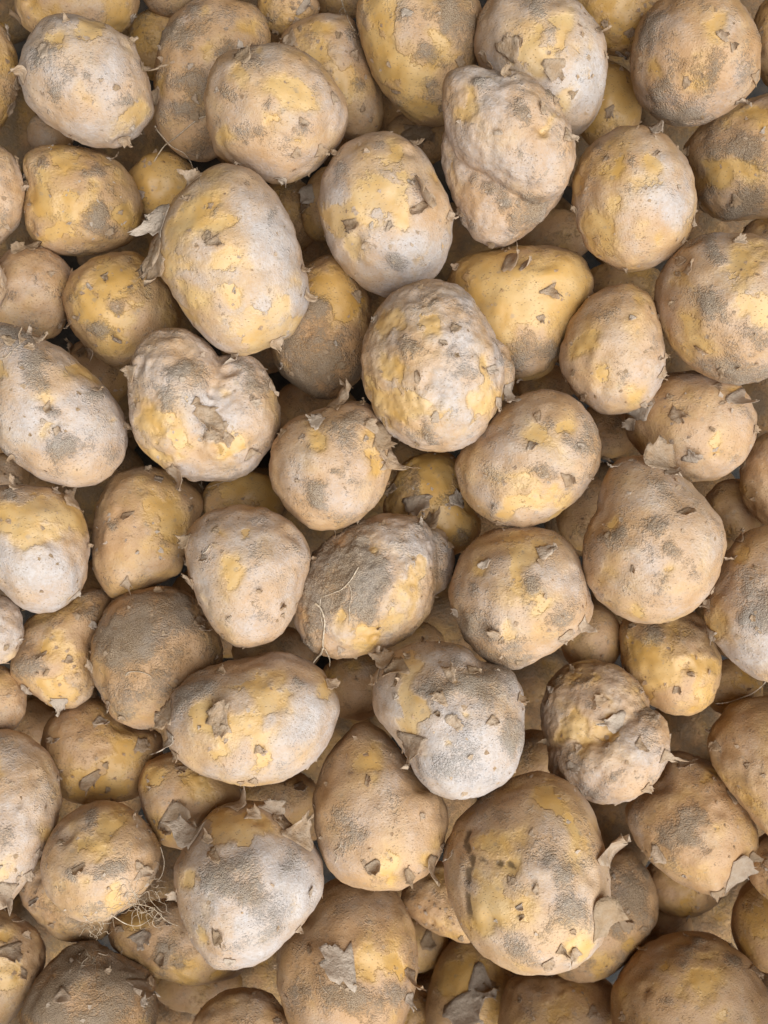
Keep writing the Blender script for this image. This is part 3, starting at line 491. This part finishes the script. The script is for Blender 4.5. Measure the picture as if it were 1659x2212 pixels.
P('p86', 2.6, [(920,2200),(930,2120),(960,2050),(1010,2020),(1080,2060),(1115,2130),(1090,2220),(1020,2270),(940,2270)],
  'shaded golden brown potato with peeling skin at the bottom, right of the triangular flap one', (.45,.35,0,.5), F=[(1000,2110,50)], K=[(1040,2120,36,20),(1050,2140,30,70),(1000,2180,40,60)])
P('p87', 2.2, E(890,2205,46,84), 'dark potato strip at the bottom edge beside the triangular flap potato', (.2,.4,0,.6))
P('p88', 2.8, E(1672,1992,92,112), 'dark reddish orange potato at the right edge near the bottom', (.3,.3,0,.75), F=[(1640,2010,40)])
P('p89', 3.2, E(1692,1868,78,82), 'brown potato at the right edge beside the frayed end of the reddish one', (.1,.3,.05,.6))
P('p91', 1.8, E(1412,2000,84,62), 'dark brown potato in the gap above the bottom right corner one', (.1,.5,0,.7))
P('p92', 1.8, E(1155,1652,84,76), 'dark tan potato in the deep gap between the whitish lumpy one and the crumpled one', (.15,.5,0,.55))
P('p93', 2.2, E(900,302,74,60), 'brown potato with a pale skin scrap in the gap under the large top yellow one', (.15,.5,0,.5), K=[(905,290,36,60),(880,280,20,100)])
P('p96', 1.8, E(1195,512,86,62), 'dark potato in the gap between the folded one and the smooth yellow one', (.15,.5,0,.55))
P('p98', 2.2, E(212,802,84,74), 'brown potato in the gap between the pear shaped and the heart shaped ones', (.08,.45,0,.5), K=[(150,740,26,20),(180,760,22,60)])
# ---- deepest potatoes, only glimpsed in the dark gaps
for _k, (_x, _y, _a, _b, _r) in enumerate([(-5,-1,105,93,44), (1673,863,119,94,15), (1579,-30,104,97,27), (1157,1482,103,91,72), (519,-33,114,91,101), (1687,2180,114,99,136), (1128,-37,118,86,75), (24,286,116,87,140), (1495,1583,117,89,150), (373,2225,117,97,179), (1331,1788,117,97,117), (221,1048,100,101,58), (293,316,112,94,72), (1559,1972,102,91,30), (-41,911,105,87,45), (0,2239,99,98,12), (352,1885,98,93,127), (988,535,103,93,38), (973,1351,112,103,19), (276,536,116,92,11), (8,530,114,88,96), (80,2008,98,92,128), (1539,487,111,95,71), (568,2114,115,86,122), (-37,1252,106,103,172), (722,1608,99,91,35), (-46,728,116,88,136), (851,1015,105,95,178), (1445,279,118,90,72), (676,1149,117,103,128)]):
    P('q%d' % _k, 1 - .001*_k, E(_x, _y, _a, _b, _r), 'dim brown potato barely seen at the bottom of a dark gap', (.2,.85,0,1.0))  # heavy earth and brown tone also paint the gap's darkness into the colour
# ---- unseen potatoes added past the edges of the picture to block side light
for _k, (_x, _y, _a, _b, _r, _l) in enumerate([(1832,-202,116,104,76,4.35), (1843,22,116,107,153,4.35), (1852,251,126,106,30,4.35), (1849,473,108,97,28,4.35), (1853,726,113,97,20,4.35), (1829,948,119,93,86,4.35), (1840,1178,122,102,99,4.35), (1860,1408,113,96,143,4.35), (1828,1610,107,97,13,4.35), (1836,1850,126,105,101,4.35), (1848,2060,109,99,132,4.35), (1828,2273,123,97,126,4.35), (1627,2413,114,98,145,4.35), (1404,2402,124,102,172,4.35), (1163,2406,127,97,110,4.35), (939,2396,107,92,137,4.35), (717,2401,122,99,66,4.35), (482,2408,124,104,158,4.35), (274,2404,109,104,60,4.35), (42,2390,118,103,104,4.35), (-188,2387,124,97,79,4.35), (2074,-437,107,97,128,4.3), (2106,-200,111,103,113,4.3), (2101,21,126,99,51,4.3), (2090,260,122,100,90,4.3), (2094,468,118,108,168,4.3), (2101,682,118,98,164,4.3), (2082,936,110,99,173,4.3), (2092,1161,117,96,128,4.3), (2090,1370,108,94,167,4.3), (2105,1612,113,93,100,4.3), (2098,1825,106,96,127,4.3), (2073,2057,128,96,10,4.3), (2106,2280,115,100,165,4.3), (2084,2479,119,97,123,4.3), (1880,2637,111,93,150,4.3), (1624,2658,121,107,147,4.3), (1403,2630,127,97,142,4.3), (1177,2635,120,96,135,4.3), (978,2636,112,92,76,4.3), (723,2645,121,101,109,4.3), (518,2656,117,106,63,4.3), (276,2632,123,96,139,4.3), (79,2644,108,102,68,4.3), (-146,2632,110,100,89,4.3), (-397,2637,120,100,11,4.3), (-203,-193,115,92,49,4.25), (-184,49,127,104,78,4.25), (-184,253,119,101,79,4.25), (-209,479,120,97,62,4.25), (-205,704,124,101,3,4.25), (-191,935,123,100,56,4.25), (-188,1148,111,100,155,4.25), (-214,1379,117,103,19,4.25), (-191,1612,117,98,57,4.25), (-186,1853,109,95,120,4.25), (-190,2072,112,95,13,4.25), (-204,2287,125,93,16,4.25), (36,-184,108,94,5,4.25), (260,-198,111,103,22,4.25), (481,-205,107,103,142,4.25), (704,-194,121,93,50,4.25), (945,-174,106,92,138,4.25), (1153,-181,120,99,128,4.25), (1384,-207,116,106,140,4.25), (1611,-186,124,97,71,4.25)]):
    P('r%d' % _k, _l - .0001*_k, E(_x, _y, _a, _b, _r), 'added unseen tan potato lying just outside the picture', (.2,.3,.2,.4))  # unseen; added to keep the lamp from lighting the heap's open sides
# ---- the inside of the heap, carrying the potatoes above
for _k, (_x, _y, _a, _b, _r) in enumerate([(-113,-104,106,92,49), (107,-140,111,103,62), (363,-124,110,104,128), (799,-109,104,91,108), (1031,-122,102,103,20), (1283,-129,105,103,173), (1500,-97,103,102,111), (1710,-115,102,101,116), (215,84,104,94,99), (437,98,108,96,103), (668,105,102,98,174), (897,95,118,104,63), (1151,107,111,102,126), (1352,77,116,97,78), (1595,68,112,96,159), (-143,309,102,102,82), (122,288,103,103,116), (555,285,111,99,19), (785,288,109,102,104), (1046,283,103,94,4), (1253,297,115,93,127), (1743,294,108,98,1), (448,502,109,96,139), (663,514,112,96,125), (1153,505,116,102,50), (1351,484,107,93,82), (92,693,110,101,155), (328,723,108,92,29), (567,716,101,93,144), (816,685,101,99,143), (1007,701,103,98,20), (1242,702,117,90,18), (1475,716,104,94,77), (1738,689,108,97,90), (210,905,102,102,76), (480,913,104,103,53), (692,918,102,93,77), (908,896,105,95,177), (1143,903,105,93,46), (1394,924,103,96,104), (-142,1125,102,96,137), (119,1105,114,104,86), (359,1111,107,104,139), (552,1112,107,97,136), (792,1115,104,96,160), (1042,1103,105,98,86), (1284,1100,117,93,144), (1508,1094,108,100,74), (1700,1123,109,93,9), (241,1298,100,103,75), (473,1319,116,103,15), (674,1299,117,100,167), (1164,1337,111,101,175), (1374,1301,112,91,56), (1599,1330,100,95,55), (-112,1539,109,102,76), (110,1511,104,102,108), (328,1522,107,91,125), (588,1525,103,96,37), (784,1510,116,102,143), (1051,1500,104,91,1), (1267,1515,110,102,52), (1696,1541,106,90,39), (-26,1742,101,91,111), (210,1717,114,96,131), (444,1707,101,102,22), (664,1708,109,100,89), (921,1725,113,98,32), (1137,1750,108,99,31), (1588,1747,107,95,122), (-99,1947,110,91,87), (577,1939,101,102,20), (818,1948,111,98,63), (1024,1951,112,97,65), (1285,1952,117,103,64), (1741,1942,115,101,104), (5,2114,107,101,17), (217,2141,108,91,31), (463,2137,111,103,168), (675,2154,109,99,18), (910,2157,117,96,44), (1168,2135,117,90,107), (1364,2110,109,103,83), (1591,2145,116,101,45), (-106,2354,108,101,7), (95,2334,117,100,120), (356,2351,101,102,137), (556,2345,108,90,144), (792,2346,115,103,95), (1027,2315,102,100,33), (1261,2323,114,93,139), (1487,2352,106,104,90), (1715,2336,105,99,31)]):
    P('g%d' % _k, .9 - .0005*_k, E(_x, _y, _a, _b, _r), 'brown potato buried inside the heap under the upper potatoes', (.2,.85,0,1.0))  # earth and full brown darken the colour so the gaps read as shade
# --- end of pile table
# distance of each potato's middle below the camera in metres, settled so that every potato rests on those under it
DEPTH = {
    'p23': 0.3552, 'p12': 0.3576, 'p30': 0.3576, 'p56': 0.3576, 'p68': 0.3576, 'p38': 0.3668, 'p40': 0.3588, 'p2': 0.36, 'p7': 0.36,
    'p13': 0.3683, 'p16': 0.36, 'p24': 0.3712, 'p27': 0.36, 'p32': 0.3702, 'p33': 0.36, 'p46': 0.36, 'p47': 0.3776, 'p57': 0.36,
    'p66': 0.3615, 'p73': 0.36, 'p48': 0.3678, 'p55': 0.3889, 'p44': 0.3624, 'p64': 0.3639, 'p28': 0.3678, 'p19': 0.3735, 'p25b': 0.3648,
    'p51': 0.3648, 'p60': 0.3648, 'p11': 0.3698, 'p42': 0.3684, 'r0': 0.3682, 'r1': 0.3721, 'r2': 0.3682, 'r3': 0.3682, 'r4': 0.3682,
    'r5': 0.3682, 'r6': 0.3731, 'r7': 0.3682, 'r8': 0.3682, 'r9': 0.3713, 'r10': 0.3682, 'r11': 0.3682, 'r12': 0.3682, 'r13': 0.3826,
    'r14': 0.3682, 'r15': 0.3682, 'r16': 0.3682, 'r17': 0.3682, 'r18': 0.3761, 'r19': 0.3682, 'r20': 0.3682, 'p84': 0.4221, 'r21': 0.3692,
    'r22': 0.3692, 'r23': 0.3692, 'r24': 0.3692, 'r25': 0.3913, 'r26': 0.3693, 'r27': 0.3693, 'r28': 0.3693, 'r29': 0.3693, 'r30': 0.3693,
    'r31': 0.3693, 'r32': 0.3693, 'r33': 0.3726, 'r34': 0.3693, 'r35': 0.3693, 'r36': 0.3693, 'r37': 0.3693, 'r38': 0.3693, 'r39': 0.3736,
    'r40': 0.3693, 'r41': 0.3699, 'r42': 0.3693, 'r43': 0.3708, 'r44': 0.3693, 'r45': 0.3693, 'r46': 0.3703, 'r47': 0.3703, 'r48': 0.4003,
    'r49': 0.3703, 'r50': 0.3703, 'r51': 0.3703, 'r52': 0.3744, 'r53': 0.3703, 'r54': 0.3703, 'r55': 0.3703, 'r56': 0.3703, 'r57': 0.4031,
    'r58': 0.3703, 'r59': 0.3703, 'r60': 0.3703, 'r61': 0.3703, 'r62': 0.3703, 'r63': 0.3703, 'r64': 0.3703, 'r65': 0.3703, 'p58': 0.3844,
    'p70': 0.3712, 'p53': 0.3985, 'p10': 0.3824, 'p6': 0.3876, 'p8': 0.4016, 'p31': 0.3886, 'p20': 0.3882, 'p17': 0.4037, 'p74': 0.4149,
    'p79': 0.4014, 'p80': 0.4036, 'p81': 0.4102, 'p45': 0.3937, 'p69': 0.429, 'p76': 0.4506, 'p26': 0.388, 'p36': 0.3838, 'p37': 0.3891,
    'p49': 0.4037, 'p65': 0.3846, 'p83': 0.3995, 'p59': 0.3901, 'p61': 0.3832, 'p63': 0.3968, 'p25': 0.3874, 'p29': 0.3934, 'p2b': 0.393,
    'p3': 0.393, 'p67': 0.4269, 'p14': 0.393, 'p85': 0.4538, 'p89': 0.4067, 'p9': 0.4006, 'p18': 0.4006, 'p34': 0.4187, 'p39': 0.4074,
    'p75': 0.4617, 'p77': 0.4181, 'p15': 0.4082, 'p21': 0.4082, 'p22b': 0.4153, 'p43': 0.4082, 'p52': 0.41, 'p88': 0.4338, 'p4': 0.4158,
    'p5b': 0.4158, 'p44b': 0.4158, 'p50': 0.4204, 'p72': 0.4158, 'p72b': 0.4158, 'p82': 0.4486, 'p86': 0.4848, 'p5': 0.432, 'p78': 0.5082,
    'p22': 0.431, 'p41': 0.431, 'p54': 0.431, 'p72c': 0.431, 'p87': 0.493, 'p93': 0.431, 'p98': 0.431, 'p9b': 0.4386, 'p35': 0.4386,
    'p41b': 0.4386, 'p41c': 0.4386, 'p71': 0.4386, 'p62': 0.4462, 'p91': 0.4727, 'p92': 0.4462, 'p96': 0.4462, 'p43b': 0.4538, 'q0': 0.5166,
    'q1': 0.5168, 'q2': 0.5171, 'q3': 0.5173, 'q4': 0.5176, 'q5': 0.5178, 'q6': 0.518, 'q7': 0.5183, 'q8': 0.5185, 'q9': 0.5187,
    'q10': 0.519, 'q11': 0.5192, 'q12': 0.5195, 'q13': 0.5197, 'q14': 0.5199, 'q15': 0.5202, 'q16': 0.5204, 'q17': 0.5206, 'q18': 0.5209,
    'q19': 0.5211, 'q20': 0.5214, 'q21': 0.5216, 'q22': 0.5218, 'q23': 0.5221, 'q24': 0.5223, 'q25': 0.5225, 'q26': 0.5382, 'q27': 0.523,
    'q28': 0.5233, 'q29': 0.5235, 'g3': 0.478, 'g8': 0.478, 'g10': 0.478, 'g11': 0.478, 'g13': 0.5158, 'g17': 0.478, 'g18': 0.478,
    'g19': 0.478, 'g20': 0.478, 'g21': 0.478, 'g22': 0.5523, 'g23': 0.478, 'g24': 0.5351, 'g25': 0.478, 'g27': 0.478, 'g28': 0.478,
    'g29': 0.478, 'g30': 0.551, 'g31': 0.478, 'g32': 0.478, 'g33': 0.5164, 'g34': 0.546, 'g35': 0.478, 'g36': 0.5308, 'g37': 0.5501,
    'g38': 0.478, 'g39': 0.478, 'g40': 0.5348, 'g41': 0.5479, 'g42': 0.5587, 'g43': 0.5829, 'g44': 0.5625, 'g45': 0.478, 'g46': 0.4929,
    'g47': 0.4832, 'g48': 0.478, 'g49': 0.478, 'g50': 0.478, 'g51': 0.5527, 'g52': 0.552, 'g53': 0.478, 'g54': 0.478, 'g55': 0.478,
    'g56': 0.4796, 'g57': 0.478, 'g58': 0.5486, 'g59': 0.5667, 'g60': 0.5539, 'g61': 0.545, 'g62': 0.5072, 'g63': 0.478, 'g64': 0.478,
    'g65': 0.478, 'g66': 0.5482, 'g67': 0.478, 'g68': 0.5395, 'g69': 0.478, 'g70': 0.478, 'g72': 0.5424, 'g73': 0.5258, 'g74': 0.535,
    'g80': 0.5279, 'g81': 0.5225, 'g88': 0.4817, 'g90': 0.478, 'g91': 0.478}

# ------------------------------------------------------------------ crate floor
def crate_floor():
    n = 90; s = 1.8
    g = np.linspace(-s/2, s/2, n+1); X, Y = np.meshgrid(g*1.0, g*1.25)
    p = np.stack([X.ravel(), Y.ravel(), np.zeros(X.size)], 1)
    p[:, 2] = .0025*fbm(p*40+5, 3)
    f = [[j*(n+1)+i, j*(n+1)+i+1, (j+1)*(n+1)+i+1, (j+1)*(n+1)+i] for j in range(n) for i in range(n)]
    o = link('crate_floor', mesh_from('crate_floor', p, f), M_FLOOR); o['kind'] = 'structure'
crate_floor()

# ------------------------------------------------------------------ potatoes
def lobe_shell(out, centre, frame, dist, cf, nsub, dz):
    """closed shell whose outline is the traced one, lying at its own distance"""
    ex, ey, ez = frame
    sm = smooth_closed(out)
    pl = []
    base = CAMP + centre*dist
    for (x, y) in sm:
        d = pray(x, y); t = (base-CAMP).dot(ez)/d.dot(ez); q = CAMP + d*t - base
        pl.append((q.dot(ex), q.dot(ey)))
    pl = np.array(pl)
    c0 = np.array(centroid(pl)); a = pl - c0
    th = np.arctan2(a[:, 1], a[:, 0]); r = np.hypot(a[:, 0], a[:, 1]); o = np.argsort(th); th, r = th[o], r[o]
    tt = np.r_[th-2*np.pi, th, th+2*np.pi]; rr = np.r_[r, r, r]
    v, f = ico(nsub)
    phi = np.arctan2(v[:, 1], v[:, 0]); R = np.interp(phi, tt, rr)
    # best smooth (two-harmonic) radius used near the poles
    g = np.linspace(-np.pi, np.pi, 128, endpoint=False); rg = np.interp(g, tt, rr)
    R0 = np.full(len(v), rg.mean())
    for h in (1, 2):
        R0 += 2*(rg*np.cos(h*g)).mean()*np.cos(h*phi) + 2*(rg*np.sin(h*g)).mean()*np.sin(h*phi)
    sp = np.hypot(v[:, 0], v[:, 1]); w = np.clip((sp-.25)/.6, 0, 1); w = w*w*(3-2*w)
    R = R0 + (R-R0)*w
    c = cf*np.percentile(rg, 30)
    loc = np.stack([v[:, 0]*R + c0[0], v[:, 1]*R + c0[1], v[:, 2]*c + dz], 1)
    return loc, f

def seg_dist(q, a, b):
    ab = b-a; t = np.clip(((q-a)@ab)/(ab@ab+1e-9), 0, 1); return np.linalg.norm(q-(a+t[:, None]*ab), axis=1)

def flake_mesh(bvh, p, n, d, L, W, lift, rnd, curl):
    """thin scrap: its root edge lies on the skin, the free end curls away; torn, uneven outline"""
    nu, nv = 8, 6
    w = n.cross(d).normalized()
    edge_a = [1]; edge_b = [1]
    for _ in range(nu):
        edge_a.append(min(1.25, max(.35, edge_a[-1]+rnd.uniform(-.34, .3)))); edge_b.append(min(1.25, max(.35, edge_b[-1]+rnd.uniform(-.34, .3))))
    tip = [rnd.uniform(.72, 1.12) for _ in range(nv+1)]
    skew = rnd.uniform(-.4, .4); ph = rnd.uniform(0, 6.28); ph2 = rnd.uniform(0, 6.28); rp = rnd.uniform(.06, .15)
    taper = rnd.uniform(-.15, .4); tw = rnd.uniform(-.45, .45); cup = rnd.uniform(-.05, .22)
    verts = []
    for i in range(nu+1):
        u = i/nu; s = hgt = 0; m = 8
        for q in range(m):
            uu = u*(q+.5)/m; a_ = (lift+curl*uu)*min(1, uu*3); s += math.cos(a_)*u/m; hgt += math.sin(a_)*u/m
        for j in range(nv+1):
            v = (j/nv-.5)*2
            wid = W*.5*(1-taper*u)*(.7+.3*math.sin(math.pi*min(1, u+.2)))*(edge_a[i] if v > 0 else edge_b[i])
            du = s*L*(1 + (tip[j]-1)*u*u)
            q = p + d*du + w*(v*wid + skew*du)
            loc, nn, _, _ = bvh.find_nearest(q)
            if loc is None: loc, nn = q, n
            hv = hgt*L*(1+tw*v) + rp*L*(math.sin(v*2.9+u*4+ph)+.6*math.sin(u*9-v*4+ph2))*u + v*v*W*cup*u
            hv = max(hv, .00012)
            base = loc + nn*(.0002+hv); free = q + n*hv
            k = min(1, u*1.5)
            pos = base.lerp(free, k) if (free-loc).dot(nn) > .0001 else base
            verts.append(pos)
    faces = []
    for i in range(nu):
        for j in range(nv):
            if i >= nu-2 and j in (0, nv-1) and rnd.random() < .4: continue
            a = i*(nv+1)+j; faces.append((a, a+1, a+nv+2, a+nv+1))
    return verts, faces

def tube(pts, rad, sides=5):
    verts, faces = [], []; n = len(pts)
    for i, p in enumerate(pts):
        t = (pts[min(i+1, n-1)]-pts[max(i-1, 0)]).normalized()
        a = t.orthogonal().normalized() if abs(t.z) > .9 else t.cross(Vector((0, 0, 1))).normalized()
        b = t.cross(a)
        for k in range(sides):
            q = 2*math.pi*k/sides; verts.append(p + (a*math.cos(q)+b*math.sin(q))*rad[i])
    for i in range(n-1):
        for k in range(sides):
            k2 = (k+1) % sides
            faces.append((i*sides+k, i*sides+k2, (i+1)*sides+k2, (i+1)*sides+k))
    faces.append(tuple(range(sides))[::-1]); faces.append(tuple((n-1)*sides+k for k in range(sides)))
    return verts, faces

def remesh(loc, faces, vox, it):
    me = mesh_from('tmp', loc, faces); ob = bpy.data.objects.new('tmp', me); COL.objects.link(ob)
    md = ob.modifiers.new('r', 'REMESH'); md.mode = 'VOXEL'; md.voxel_size = vox
    s = ob.modifiers.new('s', 'SMOOTH'); s.factor = .5; s.iterations = it
    dg = bpy.context.evaluated_depsgraph_get(); ev = ob.evaluated_get(dg); m2 = ev.to_mesh()
    v = np.empty(len(m2.vertices)*3); m2.vertices.foreach_get('co', v)
    f = [list(p.vertices) for p in m2.polygons]
    ev.to_mesh_clear(); bpy.data.objects.remove(ob); bpy.data.meshes.remove(me)
    return v.reshape(-1, 3), f

def build_potato(t, idx):
    rnd = random.Random(1000+idx*17); rs = np.random.RandomState(500+idx)
    c = centroid(t['out']); cen = pray(*c)
    dep = DEPTH[t['key']]
    base = CAMP + cen*dep
    ez = -cen.normalized(); ex = Vector((1, 0, 0)); ex = (ex - ez*ex.dot(ez)).normalized(); ey = ez.cross(ex)
    front = t['layer'] >= 3.0 and t['key'][0] == 'p'
    if t['lobes']:
        V, Fc = [], []; off = 0
        for (lo, dz, cf) in t['lobes']:
            v, f = lobe_shell(lo, cen, (ex, ey, ez), dep, cf, 4, dz); V.append(v); Fc.append(f+off); off += len(v)
        V, Fc = remesh(np.concatenate(V), np.concatenate(Fc), .0007, 11)
    else:
        V, Fc = lobe_shell(t['out'], cen, (ex, ey, ez), dep, .92, 5 if front else (3 if t['key'][0] in 'gr' else 4), 0)
    Mx = np.array([ex[:], ey[:], ez[:]])             # rows: local axes
    W = V@Mx                                          # offsets from the centre, world axes
    Rm = np.linalg.norm(W, axis=1).mean()
    sd = rs.uniform(-50, 50, 3)
    me = mesh_from('m', W, Fc if isinstance(Fc, list) else Fc)
    N = np.empty(len(me.vertices)*3); me.vertices.foreach_get('normal', N); N = N.reshape(-1, 3)
    inpl = np.abs(N@np.array(ez[:]))                  # 0 at the outline
    # lumps, dents, eyes
    disp = .055*Rm*fbm(W/Rm*1.6+sd, 3)*(.35+.65*inpl) + .0010*fbm(W*170+sd, 3)
    U = W/np.linalg.norm(W, axis=1)[:, None]
    eyes = np.zeros(len(W))
    for _ in range(rs.randint(4, 8)):
        e = rs.normal(size=3); e /= np.linalg.norm(e); a = np.arccos(np.clip(U@e, -1, 1)); s = rs.uniform(.05, .13)
        disp -= rs.uniform(.02, .07)*Rm*np.exp(-(a/s)**2) - .02*Rm*np.exp(-((a-1.7*s)/(.7*s))**2)*(fbm(U*3+sd, 1) > -.1)
    # photo position of each vertex
    Pw = W + np.array(base[:]); dz_ = CAM_H - Pw[:, 2]
    Q = np.stack([PX + FPX*Pw[:, 0]/dz_, PY - FPX*Pw[:, 1]/dz_], 1)
    facing = np.clip((N@np.array(ez[:])+.15)*3, 0, 1)
    fl, so, du, br = t['tone']
    br = min(1, br + .25*max(0, min(1, 4.3-t['layer'])))   # lower potatoes browned further: shade and warm bounce light painted into their colour
    def cover(seed, amount, freq):
        n = fbm(W*freq+seed, 3)                        # about -0.6..0.6
        return .5 + n*.62 + (amount-.5)*.62
    warp = np.stack([fbm(W*110+sd+3, 3), fbm(W*110+sd+31, 3)], 1)
    def blobs(lst, grow=1.0):
        v = np.zeros(len(W))
        for (x, y, r) in lst:
            an = rs.uniform(0, np.pi); st = rs.uniform(.72, 1.0); ca, sa = np.cos(an), np.sin(an)
            d = Q-np.array((x, y)); q = np.stack([(d[:, 0]*ca+d[:, 1]*sa)*st, (-d[:, 0]*sa+d[:, 1]*ca)/st], 1)/r + warp*1.15
            v = np.maximum(v, np.exp(-((q**2).sum(1)/(grow*1.25))**1.3))
        return v*facing
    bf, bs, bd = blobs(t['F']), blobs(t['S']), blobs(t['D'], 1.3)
    flesh = cover(sd+7, fl-.06, 62) + .6*bf - .4*bs
    soil = cover(sd+19, so-.31, 85) + .52*bs - .25*bf
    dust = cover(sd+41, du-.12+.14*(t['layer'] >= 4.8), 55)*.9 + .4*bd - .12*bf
    if t['F']: flesh -= .07
    crack = np.zeros(len(W))
    for (pl, wd, dp) in t['C']:
        sm = smooth_open(pl, 6); dd = np.full(len(W), 1e9); wob = np.stack([fbm(W*260+sd, 2), fbm(W*260+sd+9, 2)], 1)
        for a, b in zip(sm[:-1], sm[1:]): dd = np.minimum(dd, seg_dist(Q+wob*5, a, b))
        g = np.exp(-(dd/wd)**2)*facing; crack = np.maximum(crack, g); disp -= dp*g
    sg = np.clip((soil-.45)*5, 0, 1)
    disp += sg*(.0003+.0011*np.abs(fbm(W*380+sd, 2)))
    fg = np.clip((flesh-.46)*10, 0, 1); disp -= .00022*fg
    W2 = W + N*disp[:, None]
    me.vertices.foreach_set('co', W2.ravel())
    for nm, val in (('flesh', flesh), ('soil', soil), ('dust', dust), ('crack', crack)):
        at = me.attributes.new(nm, 'FLOAT', 'POINT'); at.data.foreach_set('value', val.astype(np.float32))
    me.update(); me.name = 'potato'
    o = link('potato', me, M_POT); o.location = base
    o['label'] = t['label']; o['category'] = 'potato'; o['group'] = {'g': 'potatoes buried inside the heap', 'q': 'potatoes glimpsed in the dark gaps', 'r': 'potatoes beyond the picture edge'}.get(t['key'][0], 'potatoes heaped in the pile')
    col = (br, rnd.random(), rnd.random(), 1); o.color = col
    # ---- peeling skin
    bvh = BVHTree.FromPolygons([Vector(p) for p in W2.tolist()], [list(map(int, f)) for f in Fc])
    camL = CAMP - base
    def hit(x, y):
        for k in range(14):
            xx, yy = x+(c[0]-x)*k*.035, y+(c[1]-y)*k*.035
            d = pray(xx, yy).normalized(); h = bvh.ray_cast(camL, d)
            if h[0] is not None and h[1].dot(-d) > .05: return h[0], h[1]
        return None, None
    px = dep/FPX
    def scrap(x, y, size, ang, small=False):
        p, n = hit(x, y)
        if p is None: return None
        a = math.radians(ang); dv = ex*math.cos(a) - ey*math.sin(a); dv = dv - n*dv.dot(n)
        if dv.length < 1e-3: return None
        dv.normalize()
        L = size*px*(rnd.uniform(1.0, 1.4) if size < 34 else rnd.uniform(1.4, 1.65)); Wd = L*rnd.uniform(.7, 1.5)
        return flake_mesh(bvh, p - dv*L*.4, n, dv, L, Wd, rnd.uniform(.0, .3), rnd, rnd.uniform(.1, 1.7)*(1 if rnd.random() < .7 else .2))
    ks = [(x, y, s, a) for (x, y, s, a) in t['K']]
    if front:
        for _ in range(rnd.randint(2, 3)):             # a few more, smaller, anywhere on the side that shows
            a = rnd.uniform(0, 6.283); q = math.sqrt(rnd.random())*.98
            so_ = smooth_closed(t['out']); pt = so_[int(a/6.283*len(so_)) % len(so_)]
            ks.append((c[0]+(pt[0]-c[0])*q, c[1]+(pt[1]-c[1])*q, rnd.uniform(8, 14), math.degrees(rnd.uniform(0, 6.283))))
    for kf in ks:
        r = scrap(*kf)
        if not r: continue
        fm = mesh_from('skin_flake', r[0], r[1]); fo = link('skin_flake', fm, M_FLK, o)
        sdm = fo.modifiers.new('thickness', 'SOLIDIFY'); sdm.thickness = .00012
        fo.color = (min(1, br*rnd.uniform(.5, 1.2)), rnd.random(), rnd.random(), 1)
    # crumbs of skin and earth too small to count
    cv, cf_ = [], []
    for _ in range(34 if front else 12):
        d = rs.normal(size=3)
        if d@np.array(ez[:]) < 0: d = -d
        h = bvh.ray_cast(Vector(d*.2), Vector(-d))
        if h[0] is None: continue
        p, n = h[0], h[1]; tv = n.orthogonal().normalized(); tv.rotate(Matrix.Rotation(rnd.uniform(0, 6.28), 3, n)); bw = n.cross(tv)
        L = rnd.uniform(.0006, .0022); w_ = L*rnd.uniform(.2, .6); k = len(cv); up = rnd.uniform(.1, .7)*L
        cv += [p-bw*w_, p+bw*w_, p+tv*L*.6+bw*w_*.8+n*up*.4, p+tv*L*.6-bw*w_*.9+n*up*.4, p+tv*L+bw*w_*rnd.uniform(-1, 1)+n*up]
        cf_ += [(k, k+1, k+2, k+3), (k+3, k+2, k+4)]
    if cv:
        cm = mesh_from('skin_crumbs', cv, cf_); co_ = link('skin_crumbs', cm, M_FLK, o); co_['kind'] = 'stuff'; co_.color = col
    # ---- roots
    def root(pl, wd, name='root'):
        sm = smooth_open(pl, 6); pts = []; last = None
        for (x, y) in sm:
            d = pray(x, y).normalized(); h = bvh.ray_cast(camL, d)
            if h[0] is not None: q = h[0]+h[1]*wd*px*.55; last = (h[0]-camL).length
            else:
                if last is None: last = dep*pray(x, y).length
                q = camL + d*(last + .0004)
                last += .0003
            pts.append(q)
        for i in range(2): pts = [pts[0]]+[(pts[i-1]+pts[i]*2+pts[i+1])/4 for i in range(1, len(pts)-1)]+[pts[-1]]
        n = len(pts); rad = [wd*px*.4*(1-.55*i/n)*rnd.uniform(.75, 1.2) for i in range(n)]
        v, f = tube(pts, rad)
        ro = link(name, mesh_from(name, v, f), M_ROOT, o); ro.color = (.3, .5, rnd.random(), 1)
    for (pl, wd) in t['R']: root(pl, wd)
    for (hx, hy, hw, hh, cnt) in t['H']:
        for _ in range(cnt):
            x, y = hx+rnd.uniform(-hw, hw)*.7, hy+rnd.uniform(-hh, hh)*.7; a = rnd.uniform(0, 6.283); pl = []
            for s in range(6):
                pl.append((x, y)); a += rnd.gauss(0, .9); x += math.cos(a)*hw*.22; y += math.sin(a)*hw*.22
            root(pl, rnd.uniform(1.2, 2.0), 'rootlet')
    return o
for idx, t in enumerate(T):
    if t['key'] in DEPTH: build_potato(t, idx)
